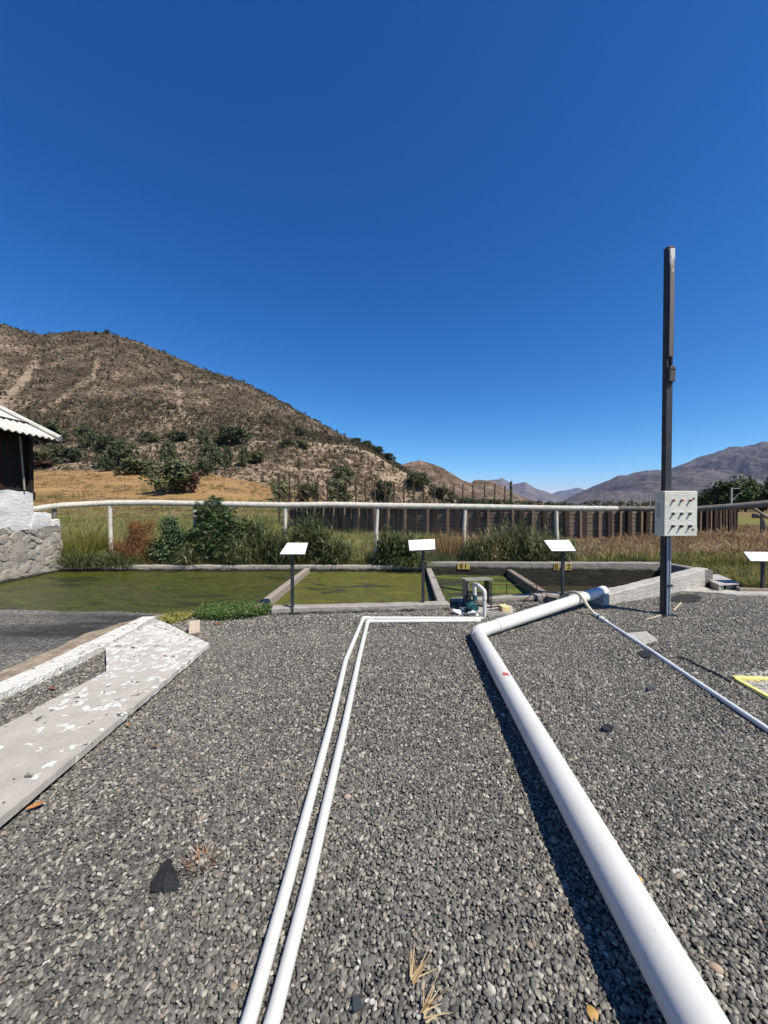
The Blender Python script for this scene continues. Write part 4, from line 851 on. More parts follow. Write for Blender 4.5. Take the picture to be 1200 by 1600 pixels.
# ================================================================== WHITE RAIL FENCE
rail_white = simple('flaking_white_paint', (.60, .58, .52), (.44, .42, .37), .8, .2, sc=9, bump=.01, bsc=25, grime=(.16, .15, .125), gsc=19)
rail_grey = simple('weathered_grey_rail', (.12, .11, .10), (.19, .175, .16), .9, .15, sc=6)
fn = empty('rail_fence', (0, 9.6, 0)); tag(fn, 'white painted post and rail fence with wire netting behind the tank', 'fence')
rp_ = [(40, 796.5, 8.6), (60, 793.5, 8.8), (100, 789.5, 9.2), (170, 786, 9.5), (235, 785.5, 9.6), (305, 787, 9.6), (446, 789.5, 9.6), (520, 788.5, 9.6), (590, 790, 9.6), (725, 791.5, 9.6), (870, 794, 9.4), (965, 795, 9.2)]
MB().tube([D(*p) for p in rp_], .07, 12, rad=[.055, .062, .068] + [.074] * 6 + [.07, .066, .062]).build('rail', rail_white, fn, smooth=True)
MB().tube([D(*p) for p in ((966, 795, 9.2), (1035, 795.5, 8.9), (1090, 795, 8.6), (1150, 791, 8.2), (1200, 787, 7.9), (1300, 782, 7.3))], .06, 12, rad=[.06, .06, .062, .068, .075, .078]).build('rail', rail_grey, fn, smooth=True)
for x, yt, xb, Y in ((172, 788, 174, 9.5), (305, 785, 306, 9.6), (446, 793, 446, 9.6), (590, 795, 586, 9.6), (727, 796, 723, 9.6), (869, 797, 872, 9.4), (85, 792, 86, 9.1)):
    t_ = D(x, yt, Y); b_ = D(xb, 886, Y); b_.z = -.1; MB().tube([b_, b_.lerp(t_, .35) + Vector((.008, 0, 0)), b_.lerp(t_, .7) - Vector((.008, 0, 0)), t_], .05, 10, rad=[.05, .048, .047, .045]).build('post', rail_white if x != 85 else rail_grey, fn, smooth=True)
# wire netting: two families of slanted wires
g = MB(); x0_, x1_ = D(172, 790, 9.62).x, D(965, 790, 9.3).x; zt_ = 1.5
for k in np.arange(x0_ - 1.4, x1_, .075):
    for sgn in (1, -1):
        a_, b_ = (k, k + 1.45) if sgn > 0 else (k + 1.45, k); lo = max(x0_, min(a_, b_)); hi = min(x1_, max(a_, b_))
        if hi <= lo: continue
        f = lambda x: .05 + (x - a_) / (b_ - a_) * 1.42
        g.tube([(lo, 9.64 + .01 * sgn, f(lo)), (hi, 9.64 + .01 * sgn, f(hi))], .0013, 3, cap=False)
g.build('wire_netting', simple('galvanised_wire', (.20, .20, .19), (.14, .13, .12), .5, .5), fn)

# ================================================================== ARENA
AX, AY, AR = 8.4, 33.0, 16.0
ar = empty('plank_arena', (AX, AY, 0)); tag(ar, 'round dark plank arena wall braced by close rusty posts', 'arena fence')
pw = NT('arena_planks'); zz = pw.sep(pw.pos)[2]
k = pw.ramp(pw.noise(pw.map(pw.pos, (.8, .8, 9)), 2, 6, .7), [(.3, (.080, .060, .046)), (.55, (.165, .128, .098)), (.75, (.27, .215, .165))])
k = pw.mix(pw.ramp(pw.math('FRACT', pw.math('MULTIPLY', zz, 5.5)), [(.0, 1), (.10, 1), (.16, 0)]), k, (.012, .010, .009)); pw.col(k); pw.set(.9, .1)
g = MB(); vs, fs = [], []; A0, A1, na = R(-172), R(-8), 90
wallv = lambda rr_, z: [(AX + rr_ * math.cos(A0 + (A1 - A0) * i / na), AY + rr_ * math.sin(A0 + (A1 - A0) * i / na), z) for i in range(na + 1)]
vs = wallv(AR, -.3) + wallv(AR, 1.34) + wallv(AR - .08, 1.34) + wallv(AR - .08, -.3); q = na + 1
for i in range(na):
    for s_ in range(3): fs.append((s_ * q + i, s_ * q + i + 1, (s_ + 1) * q + i + 1, (s_ + 1) * q + i))
g.add(vs, fs).build('plank_wall', pw.m, ar)
top = MB().tube([(AX + (AR + .02) * math.cos(A0 + (A1 - A0) * i / na), AY + (AR + .02) * math.sin(A0 + (A1 - A0) * i / na), 1.40) for i in range(na + 1)], .055, 6).build('top_rail', M['rust'], ar)
M['post_shade'] = simple('shadow_gap_post', (.030, .022, .018), (.05, .036, .028), .9, .1); M['post_tan'] = simple('brown_post', (.21, .15, .105), (.14, .098, .07), .9, .1)  # wide dark posts paint in the shadow gaps beside the brown ones
npst = 84; rd = random.Random(3)
for i in range(npst):
    an = R(-158) + R(142) * i / (npst - 1) + rd.gauss(0, .0035); rr_ = AR + .10; big_ = i % 2
    MB().box((AX + rr_ * math.cos(an), AY + rr_ * math.sin(an), .5), (.13, (.20 if big_ else .10), 1.75), an, 0, rd.gauss(0, .01)).build('post', M['post_shade'] if big_ else M['post_tan'], ar)
pm_ = simple('rusty_pole_steel', (.075, .05, .038), (.05, .035, .03), .85, .2)
tops = [(436, 742, 1), (452, 737, 1), (466, 744, 1), (482, 744, 1), (496, 744, 1), (512, 748, 0), (527, 751, 0), (541, 752, 0), (556, 748, 0), (571, 748, 0), (586, 751, 0), (601, 751, 0), (616, 753, 0), (631, 753, 0), (646, 754, 0), (662, 754, 0), (678, 756, 0), (693, 756, 0), (708, 757, 0), (724, 757, 0), (740, 757, 0), (757, 756, 0), (773, 756, 0), (789, 759, 0), (793, 760, 0)][:24]
for i, (x, y, brc) in enumerate(tops):
    Y = 31 + i * .55; t_ = D(x, y, Y); o = empty('tall_pole', (t_.x, t_.y, 0))
    tag(o, 'tall rusty pole with a slanting brace at the left end of the row' if brc else 'tall thin rusty pole in the row standing behind the plank arena', 'pole', 'braced tall poles' if brc else 'tall poles behind the arena')
    MB().tube([(t_.x, t_.y, -.2), (t_.x + rd.gauss(0, .03), t_.y, t_.z)], .075, 8).build('shaft', pm_, o)
    if brc: MB().tube([(t_.x + .05, t_.y - .1, 2.55), (t_.x + 1.3, t_.y - .5, 1.1)], .05, 6).build('brace', pm_, o)
wf = empty('timber_rail', (18.5, 19, 0)); tag(wf, 'bleached timber rails standing beyond the right end of the arena wall', 'timber rail')
MB().tube([D(1176, 806, 20), D(1290, 810, 19)], .12, 8).build('rail', M['wood'], wf); MB().tube([D(1178, 794, 20), D(1195, 806, 19.6), D(1225, 822, 19.4)], .07, 8).build('brace', M['wood'], wf)
for x in (1192, 1240, 1280): MB().tube([D(x, 803, 19.8), Vector((D(x, 800, 19.8).x, 19.8, -.1))], .1, 8).build('post', M['wood'], wf)

# ================================================================== VEGETATION NEAR
LG = dict(reed=leafmat('reed_leaf', [(.1, (.045, .062, .022)), (.4, (.105, .14, .050)), (.65, (.19, .21, .095)), (.9, (.40, .36, .21))], .3, .5, False),
          fig=leafmat('fig_leaf', [(.1, (.024, .044, .018)), (.4, (.052, .095, .036)), (.7, (.105, .16, .062)), (.95, (.26, .30, .12))], .3, .4, False),
          lite=leafmat('bush_leaf', [(.1, (.035, .070, .030)), (.4, (.075, .135, .058)), (.7, (.14, .21, .10)), (.95, (.30, .34, .21))], .35, .45, False),
          dry=leafmat('dry_stem', [(.1, (.13, .058, .026)), (.4, (.25, .115, .050)), (.7, (.34, .19, .09)), (.95, (.44, .32, .19))], .25, .8, False),
          yel=leafmat('yellow_grass', [(.1, (.13, .145, .030)), (.4, (.25, .25, .055)), (.7, (.37, .33, .10)), (.95, (.52, .43, .21))], .35, .7, False),
          grassy=leafmat('meadow_grass', [(.1, (.095, .115, .030)), (.4, (.18, .19, .052)), (.7, (.30, .27, .095)), (.95, (.48, .40, .20))], .35, .7),
          straw=leafmat('dry_meadow_grass', [(.1, (.095, .060, .030)), (.4, (.19, .122, .062)), (.7, (.30, .205, .112)), (.95, (.50, .38, .23))], .3, .8),
          weed=leafmat('weed_leaf', [(.1, (.04, .085, .018)), (.4, (.085, .155, .038)), (.7, (.14, .22, .065)), (.95, (.28, .31, .11))], .35, .5, False))
def leaf(p, d, nrm, L, w, lobes=False):
    d = d.normalized(); s = d.cross(nrm).normalized(); n = s.cross(d)
    if not lobes: return [[p, p + d * L * .45 + s * w * .5 + n * L * .06, p + d * L - n * L * .1, p + d * L * .45 - s * w * .5 + n * L * .06]]
    out = []
    for a in (-1.0, -.45, 0, .45, 1.0):
        e = (d * math.cos(a) + s * math.sin(a)); f = e.cross(n); l = L * (1 - .28 * abs(a)); out.append([p, p + e * l * .6 + f * w * .16, p + e * l - n * L * .12, p + e * l * .6 - f * w * .16])
    return out
def bush(name, loc, blobs, nl, L, w, m, label, cat, seed, lobes=False, stems=True, stemm=None, up=.3, group=None):
    rd = random.Random(seed); Q, Hh = [], []; o = empty(name, loc); tag(o, label, cat, group)
    nb_ = []
    for b in blobs:                       # break every lobe into smaller uneven sprays
        nb_.append((b[0], b[1], b[2], b[3] * .8, b[4] * .8, b[5] * .8))
        for k in range(5):
            v = Vector((rd.gauss(0, 1), rd.gauss(0, 1), rd.gauss(0, 1) + .3)).normalized(); f_s = rd.uniform(.22, .42); nb_.append((b[0] + v.x * b[3] * rd.uniform(.7, 1.05), b[1] + v.y * b[4] * .8, max(.08, b[2] + v.z * b[5] * rd.uniform(.7, 1.05)), b[3] * f_s, b[4] * f_s, b[5] * f_s * 1.2))
    blobs = nb_; tot = []
    for b in blobs: tot += [b] * max(1, int(nl * (b[3] * b[4] * b[5]) ** .8 / sum((q[3] * q[4] * q[5]) ** .8 for q in blobs)))
    cl = {}
    for b in tot:
        v = Vector((rd.gauss(0, 1), rd.gauss(0, 1), rd.gauss(0, 1))).normalized(); r_ = rd.random() ** .45
        p = Vector((b[0] + v.x * b[3] * r_, b[1] + v.y * b[4] * r_, max(.03, b[2] + v.z * b[5] * r_)))
        d = (v + Vector((rd.gauss(0, .6), rd.gauss(0, .6), rd.gauss(0, .5) - .1))).normalized(); nr_ = (v + Vector((0, 0, .9 + up)) + Vector((rd.gauss(0, .5), rd.gauss(0, .5), 0))).normalized()
        lf = leaf(p, d, nr_, L * rd.uniform(.6, 1.25), w * rd.uniform(.7, 1.2), lobes); Q += lf; hv = rd.uniform(.05, .8) + (.15 if rd.random() < .1 else 0); Hh += [hv] * len(lf)
    f = leafmesh('foliage', Q, Hh, m); f.parent = o
    if stems:
        g = MB()
        for b in blobs[::2]:
            for k in range(2):
                e = Vector((b[0] + rd.gauss(0, .3) * b[3], b[1] + rd.gauss(0, .3) * b[4], b[2] + b[5] * .6)); s0_ = Vector((b[0] * .35 + rd.gauss(0, .05), b[1] * .35, 0)); mid = s0_.lerp(e, .5) + Vector((rd.gauss(0, .05), rd.gauss(0, .05), .05)); g.tube([s0_, mid, e], .012, 5, rad=[.018, .012, .005])
        st = g.build('stems', stemm or M['wood'], smooth=True); st.parent = o
    return o
gy0 = 9.3
def at(px, Y, z=None):
    X = (px - 600) / F * Y; return Vector((X, Y, float(gnd(X, Y)) if z is None else z))
bush('fig_bush', at(340, 9.45), [(0, 0, .75, .62, .4, .55), (-.12, 0, 1.2, .42, .3, .35), (.38, -.1, .8, .42, .35, .45), (-.4, 0, .55, .35, .3, .4), (.15, -.15, .4, .6, .35, .35), (.55, 0, .4, .35, .3, .3)], 3000, .115, .08, LG['fig'], 'big dark green fig bush with lobed leaves against the white rail', 'bush', 21, True).scale = (1.22, 1, 1.0)
bush('leafy_bush', at(268, 9.35), [(0, 0, .55, .46, .3, .45), (.35, 0, .45, .3, .25, .35), (-.12, .05, .95, .25, .2, .25), (.05, 0, .25, .48, .3, .25)], 2300, .12, .05, LG['lite'], 'mid green leafy bush left of the big fig bush', 'bush', 22)
bush('dry_bush', at(213, 9.35), [(0, 0, .4, .46, .3, .46), (.08, 0, .8, .36, .25, .36), (-.2, 0, .35, .38, .25, .36)], 12000, .06, .012, LG['dry'], 'reddish brown dead bush between pale grass and leafy bush', 'bush', 23, stemm=M['rust'])
def clump(name, loc, n, L, w, sp, up, dr, m, label, cat, seed, sc=(1, 1, 1), seg=6, huer=(0, .85), group=None):
    o = tuft(name, n, L, w, sp, up, dr, m, seed, seg, huer); o.location = loc; o.scale = sc; tag(o, label, cat, group); return o
clump('grass_clump', at(128, 9.5), 900, .95, .012, .42, .85, .9, LG['yel'], 'yellow green tall grass clump beside the stone hut base', 'grass clump', 31, (1.1, .8, 1))
clump('grass_clump', at(162, 9.9), 600, .75, .011, .42, .85, .9, LG['yel'], 'yellow green grass clump behind the leftmost white fence post', 'grass clump', 32)
clump('reed_clump', at(140, 9.04, .06), 800, .55, .018, .5, .7, 1.5, LG['reed'], 'grey green sedge clump hanging over the water near the hut base', 'sedge', 33, (1.2, .45, 1))
clump('reed_clump', at(190, 9.04, .06), 420, .45, .012, .35, .75, 1.6, LG['reed'], 'low grey green sedge in front of the dead bush', 'sedge', 34, (1, .5, 1))
clump('reed_clump', at(285, 9.18), 200, .5, .014, .3, .8, 1.0, LG['reed'], 'thin sedge in front of the mid green leafy bush', 'sedge', 35, (1, .5, 1))
clump('dry_reed_clump', at(700, 9.5), 300, .85, .012, .34, .9, .7, LG['dry'], 'rusty brown seeding weed right of the central sign', 'weed', 42, (1, .6, 1), huer=(.2, 1))
clump('reed_clump', at(700, 9.25), 260, .5, .013, .4, .8, 1.1, LG['lite'], 'low bluish green weeds in front of the rusty weed', 'weed', 43, (1, .5, 1))
def canes(name, loc, n, L, sx, sy, m, label, cat, seed, lw=.022, ll=.34, huer=(0, .9), lean=.12):
    rd = random.Random(seed); Q, Hh = [], []; n = int(n * 1.5)
    for i in range(n):
        a = rd.uniform(0, 6.283); q_ = math.sqrt(rd.random()); x, y = sx * q_ * math.cos(a), sy * q_ * math.sin(a); h = L * 1.22 * rd.uniform(.55, 1.05) * (1 - .30 * q_); lx, ly = lean * rd.gauss(0, 1) + .25 * x, lean * rd.gauss(0, 1)
        hu = rd.uniform(*huer); tip = Vector((x + lx * h, y + ly * h, h)); b0 = Vector((x, y, 0)); s_ = Vector((.004, 0, 0)); Q.append([b0 - s_, b0 + s_, tip + s_ * .4, tip - s_ * .4]); Hh.append(hu * .6)
        for k in range(rd.randint(6, 9)):
            t = (k + rd.random()) / 9 * .85 + .14; an = rd.uniform(0, 6.283); bl = blade(b0.lerp(tip, t), (math.cos(an), math.sin(an), 0), rd.uniform(.35, .85), ll * rd.uniform(.6, 1.2) * (1.1 - .4 * t), lw * rd.uniform(.7, 1.25), rd.uniform(.9, 2.2), 4)
            Q += bl; Hh += [min(1, max(0, hu + rd.gauss(0, .12) + (.25 if rd.random() < .12 else 0)))] * len(bl)
    o = leafmesh(name, Q, Hh, m); o.location = loc; return tag(o, label, cat)
for i, (px, L, n, lb) in enumerate(((755, .85, 330, 'reed clump above the letters E1 on the wall'), (795, 1.05, 480, 'tall dense reed clump in the middle of the right basin wall'), (832, 1.0, 420, 'reed clump leaning left of the sign with the hose'), (868, .75, 300, 'low reed clump behind the sign with the hose'))):
    canes('reed_clump', at(px, 9.3 + .1 * (i % 2)), n // 4, L * 1.05, .46, .26, LG['reed'], lb, 'reeds', 44 + i, .020, .34, (0, .85))
for px, Y, L, n, sx, lw, hu, lb in ((300, 9.2, .62, 60, .30, .022, (.1, .95), 'low reeds at the foot of the leafy bush beside the white post'), (372, 9.25, .85, 75, .34, .018, (.2, 1.0), 'pale reeds in front of the right half of the fig bush'), (402, 9.5, 1.32, 95, .38, .018, (.25, 1.0), 'tall reed clump with pale tips right of the fig bush'), (438, 9.3, .85, 90, .36, .026, (0, .7), 'reed clump behind the leftmost white sign'),
    (484, 9.4, 1.25, 130, .42, .028, (0, .65), 'tallest green arching reed clump right of the leftmost sign'), (522, 9.3, .75, 80, .36, .026, (0, .7), 'low arching reed clump at the edge of the open meadow gap'), (620, 9.15, .92, 120, .44, .034, (0, .5), 'dark broad bladed clump spilling over the tank wall by the central sign')):
    canes('reed_clump', at(px, Y), n, L, sx, .24, LG['reed'], lb, 'reeds', 90 + px, lw, .40, hu)
clump('reed_clump', at(645, 9.02, .08), 160, .55, .026, .22, .6, 2.0, LG['reed'], 'few broad blades drooping over the wall beside the central sign', 'reeds', 41, (1.2, .9, 1), huer=(.0, .6))
clump('dry_reed_clump', at(775, 9.35), 160, .85, .01, .4, .9, .8, LG['dry'], 'thin brown dead stems among the right reeds', 'weed', 52, (1.4, .5, 1), huer=(.1, .9))
# weeds on the gravel by the slab
def mat_weed(name, pts, n, h, m, label, seed):
    rd = random.Random(seed); poly = [G(x, y) for x, y in pts]; bx0, bx1, by0, by1 = min(p.x for p in poly), max(p.x for p in poly), min(p.y for p in poly), max(p.y for p in poly); Q, Hh = [], []; c0 = sum(poly, Vector()) / len(poly)
    k = 0
    while k < n:
        x, y = rd.uniform(bx0, bx1), rd.uniform(by0, by1)
        if not inpoly(np.array([x]), np.array([y]), [(p.x, p.y) for p in poly])[0]: continue
        k += 1; z = h * rd.random() ** .7 * (.5 + .5 * rd.random()); a = rd.uniform(0, 6.28); lf = leaf(Vector((x, y, z)) - c0, Vector((math.cos(a), math.sin(a), rd.uniform(-.2, .9))), Vector((rd.gauss(0, .4), rd.gauss(0, .4), 1)), rd.uniform(.025, .055), rd.uniform(.012, .022)); Q += lf; Hh += [rd.uniform(0, .95)] * len(lf)
    o = leafmesh(name, Q, Hh, m); o.location = c0; tag(o, label, 'weeds'); return o
mat_weed('weed_patch', [(303, 966), (318, 956), (350, 951), (395, 950), (424, 953), (422, 961), (385, 969), (345, 972), (312, 971)], 5200, .13, LG['weed'], 'low bright green weed mat at the tank edge behind the brick', 61)
mat_weed('weed_patch', [(247, 970), (262, 962), (300, 958), (306, 964), (290, 972), (268, 977)], 1100, .05, LG['yel'], 'thin yellowish weed patch at the slab corner', 62)
# meadow grass: short tufts over the near field, dry grass on the right
gp = protos('tuft_kinds', [tuft('tuft', 16, .17, .010, .10, .8, .9, LG['grassy'], 70 + i, 3) for i in range(5)])
def field(n, y0, y1, a0, a1, p=2.0):
    a = RNG.uniform(a0, a1, n); Y = y0 + (y1 - y0) * RNG.random(n) ** p; return a * Y, Y
X, Y = field(26000, 9.25, 46, -1.25, 1.2, 1.9); keep = (np.hypot(X - AX, Y - AY) > AR + .3)
z = gnd(X, Y); sc_ = np.exp(RNG.normal(0, .3, X.shape)) * (.7 + .6 * vnoise(X * .8, Y * .8)) * np.interp(Y, [9, 20, 46], [1, 1.1, 1.5])
drymask = (X > 3.2 + .8 * fbm(X * .8, Y * .8, 3)) & (Y > 10.2 + .5 * fbm(X, Y, 3)); kk = keep & ~drymask
o = scatter('meadow_grass', np.stack([X, Y, z], -1)[kk], sc_[kk], np.stack([RNG.normal(0, .1, kk.sum()), RNG.normal(0, .1, kk.sum()), RNG.uniform(0, 6.28, kk.sum())], -1), gp)
dp = protos('dry_tuft_kinds', [tuft('dry_tuft', 18, .26, .012, .14, .45, 1.0, LG['straw'], 80 + i, 3) for i in range(5)])
X, Y = field(11000, 9.9, 27, .2, 1.35, 1.7); kk = (X > 2.6 + .9 * fbm(X * .8, Y * .8, 3)) & (np.hypot(X - AX, Y - AY) > AR + .25) & (Y > 9.7 + .6 * fbm(X, Y, 3))
X, Y = X[kk], Y[kk]; o = scatter('dry_grass', np.stack([X, Y, gnd(X, Y)], -1), np.exp(RNG.normal(0, .3, X.shape)) * np.interp(Y, [9, 11, 13, 27], [.9, .95, .62, .7]) * np.interp(X, [8, 11], [1, 1.5]), np.stack([RNG.normal(0, .3, X.shape), RNG.normal(0, .3, X.shape), RNG.uniform(0, 6.28, X.shape)], -1), dp)
X, Y = field(9000, 44, 150, -1.2, .12, 1.2); kk = (vnoise(X * .05, Y * .22) > .42); X, Y = X[kk], Y[kk]
o = scatter('field_grass', np.stack([X, Y, gnd(X, Y)], -1), np.exp(RNG.normal(0, .35, X.shape)) * np.interp(Y, [44, 150], [1.6, 3.2]), np.stack([RNG.normal(0, .2, X.shape), RNG.normal(0, .2, X.shape), RNG.uniform(0, 6.28, X.shape)], -1), dp)
X, Y = field(2600, 50, 140, -1.2, .0, 1); kk = (vnoise(X * .06 + 9, Y * .16) > .66); X, Y = X[kk], Y[kk]
o = scatter('field_weeds', np.stack([X, Y, gnd(X, Y)], -1), np.exp(RNG.normal(0, .4, X.shape)) * 4.5, np.stack([RNG.normal(0, .2, X.shape), RNG.normal(0, .2, X.shape), RNG.uniform(0, 6.28, X.shape)], -1), gp)
X = RNG.uniform(5.9, 14, 5200); Y = RNG.uniform(6.9, 10.6, 5200); kk = (X > 6.35 + .15 * RNG.random(5200)) & ((Y - 7.1) > -.09 * (X - 6.3)) & (Y > 7.75 - 1.0 * (X > 6.75)); kk &= np.abs(X) < 1.25 * Y
o = scatter('meadow_grass', np.stack([X, Y, gnd(X, Y)], -1)[kk], (np.exp(RNG.normal(0, .25, X.shape)) * .85)[kk], np.stack([RNG.normal(0, .15, kk.sum()), RNG.normal(0, .15, kk.sum()), RNG.uniform(0, 6.28, kk.sum())], -1), gp)
X = RNG.uniform(-7.6, 7, 5200); Y = 9.2 + RNG.random(5200) ** 1.3 * 2.2
o = scatter('meadow_grass', np.stack([X, Y, gnd(X, Y)], -1), np.exp(RNG.normal(0, .3, X.shape)) * .95, np.stack([RNG.normal(0, .15, X.shape), RNG.normal(0, .15, X.shape), RNG.uniform(0, 6.28, X.shape)], -1), gp)

# ================================================================== TREES AND SCRUB
TM = dict(dark=leafmat('evergreen_leaf', [(.1, (.022, .032, .015)), (.4, (.050, .066, .029)), (.7, (.085, .105, .045)), (.95, (.14, .155, .07))], .15, .6),
          olive=leafmat('olive_leaf', [(.1, (.045, .054, .024)), (.4, (.09, .10, .044)), (.7, (.135, .145, .066)), (.95, (.20, .20, .10))], .15, .6),
          scrub=leafmat('scrub_leaf', [(.1, (.038, .032, .018)), (.4, (.074, .061, .036)), (.7, (.112, .092, .054)), (.95, (.17, .14, .085))], .1, .8),
          green=leafmat('broadleaf', [(.1, (.018, .034, .010)), (.4, (.036, .068, .018)), (.7, (.062, .105, .030)), (.95, (.10, .14, .05))], .2, .6),
          red=leafmat('rusty_leaf', [(.1, (.05, .025, .018)), (.4, (.09, .045, .03)), (.7, (.12, .07, .045)), (.95, (.15, .1, .06))], .15, .7))
bark = simple('bark', (.10, .075, .055), (.06, .045, .035), .95, .1)
def crown(name, shape, nb, nl, ls, m, seed):
    """crown of unit height (0..1), radius ~.5: clusters of leaf cards"""
    rd = random.Random(seed); Q, Hh = [], []; bl = []
    for i in range(nb):
        if shape == 'round': z = rd.uniform(.18, .86); rr_ = .5 * math.sqrt(max(.05, 1 - ((z - .5) / .52) ** 2)) * rd.uniform(.35, .95); br = rd.uniform(.13, .24)
        elif shape == 'wide': z = rd.uniform(.15, .8); rr_ = .5 * rd.uniform(.2, 1) * (1.05 - .5 * z); br = rd.uniform(.13, .25)
        else: z = (i + .5) / nb * .92; rr_ = .12 * rd.random(); br = .13 * (1.15 - z) + .04
        a = rd.uniform(0, 6.28); bl.append((rr_ * math.cos(a), rr_ * math.sin(a), z, br))
    for i in range(nl):
        b = rd.choice(bl); v = Vector((rd.gauss(0, 1), rd.gauss(0, 1), rd.gauss(0, 1))).normalized(); p = Vector(b[:3]) + v * b[3] * rd.random() ** .4
        if p.z < .01: continue
        n_ = (v + Vector((rd.gauss(0, .6), rd.gauss(0, .6), rd.gauss(0, .6) + .3))).normalized(); t_ = n_.orthogonal().normalized(); u_ = n_.cross(t_); s = ls * rd.uniform(.5, 1.3); an = rd.uniform(0, 6.28)
        t2_, u2_ = t_ * math.cos(an) + u_ * math.sin(an), u_ * math.cos(an) - t_ * math.sin(an)
        Q.append([p - t2_ * s, p - u2_ * s * .55, p + t2_ * s, p + u2_ * s * .6]); Hh.append(rd.uniform(0, 1) * .7 + .3 * ((i * 7 + hash(b)) % 97 / 97))
    return leafmesh(name, Q, Hh, m)
def trunkmesh(seed, forks=3, h=.55, r_=.035):
    rd = random.Random(seed); g = MB(); g.tube([(0, 0, -.06), (.01, 0, h * .3), (0, .01, h * .5)], r_, 8, rad=[r_ * 1.3, r_, r_ * .8])
    for k in range(forks):
        a = k * 6.28 / forks + rd.random(); e = Vector((.25 * math.cos(a), .25 * math.sin(a), h + .15 * rd.random())); g.tube([(0, 0, h * .4), Vector((0, 0, h * .5)).lerp(e, .5) + Vector((0, 0, .03)), e], r_ * .6, 6, rad=[r_ * .7, r_ * .5, r_ * .2])
    o = g.build('trunk', bark, smooth=True); return o
def proto_tree(nm, shape, nb, nl, ls, m, seed, twin=False):
    root = empty(nm, (0, 0, 0)); c_ = crown('crown', shape, nb, nl, ls, m, seed); c_.parent = root
    t_ = trunkmesh(seed, 3 if not twin else 2, .5, .03 if shape != 'narrow' else .018); t_.parent = root
    return root
PT = {('round', 'dark'): proto_tree('tree', 'round', 22, 1700, .055, TM['dark'], 1), ('wide', 'dark'): proto_tree('tree', 'wide', 26, 2200, .05, TM['dark'], 2), ('wide', 'olive'): proto_tree('shrub', 'wide', 18, 1500, .06, TM['olive'], 4), ('wide', 'green'): proto_tree('tree', 'wide', 34, 4200, .04, TM['green'], 5), ('narrow', 'dark'): proto_tree('cypress_tree', 'narrow', 26, 1600, .05, TM['dark'], 6), ('wide', 'red'): proto_tree('shrub', 'wide', 14, 900, .06, TM['red'], 7), ('round', 'green'): proto_tree('tree', 'round', 30, 3600, .042, TM['green'], 8)}
USED = set()
def plant(key, px, yb, yt, w, label, group=None, Y=None, name=None):
    p = hit(px, yb) if Y is None else None
    if p is None:
        p = D(px, yb, Y); p.z = float(H(np.array(p.x), np.array(p.y))) if Y < 300 else p.z
    h = (yb - yt) / F * p.y; ww = w / F * p.y
    if Y is not None and Y < 300: h = D(px, yt, Y).z - p.z
    o = PT[key]
    if key in USED: o = dup(o)
    USED.add(key)
    ks_ = .90 if yb < 760 and px < 430 else 1.04; o.location = p; o.scale = (ww * ks_, ww * ks_, h * ks_ * 1.01); o.rotation_euler.z = random.uniform(0, 6.28)
    if name: o.name = name
    tag(o, label, 'tree' if key[1] in ('dark', 'green') and (yb - yt) > 20 else 'shrub', group); return o
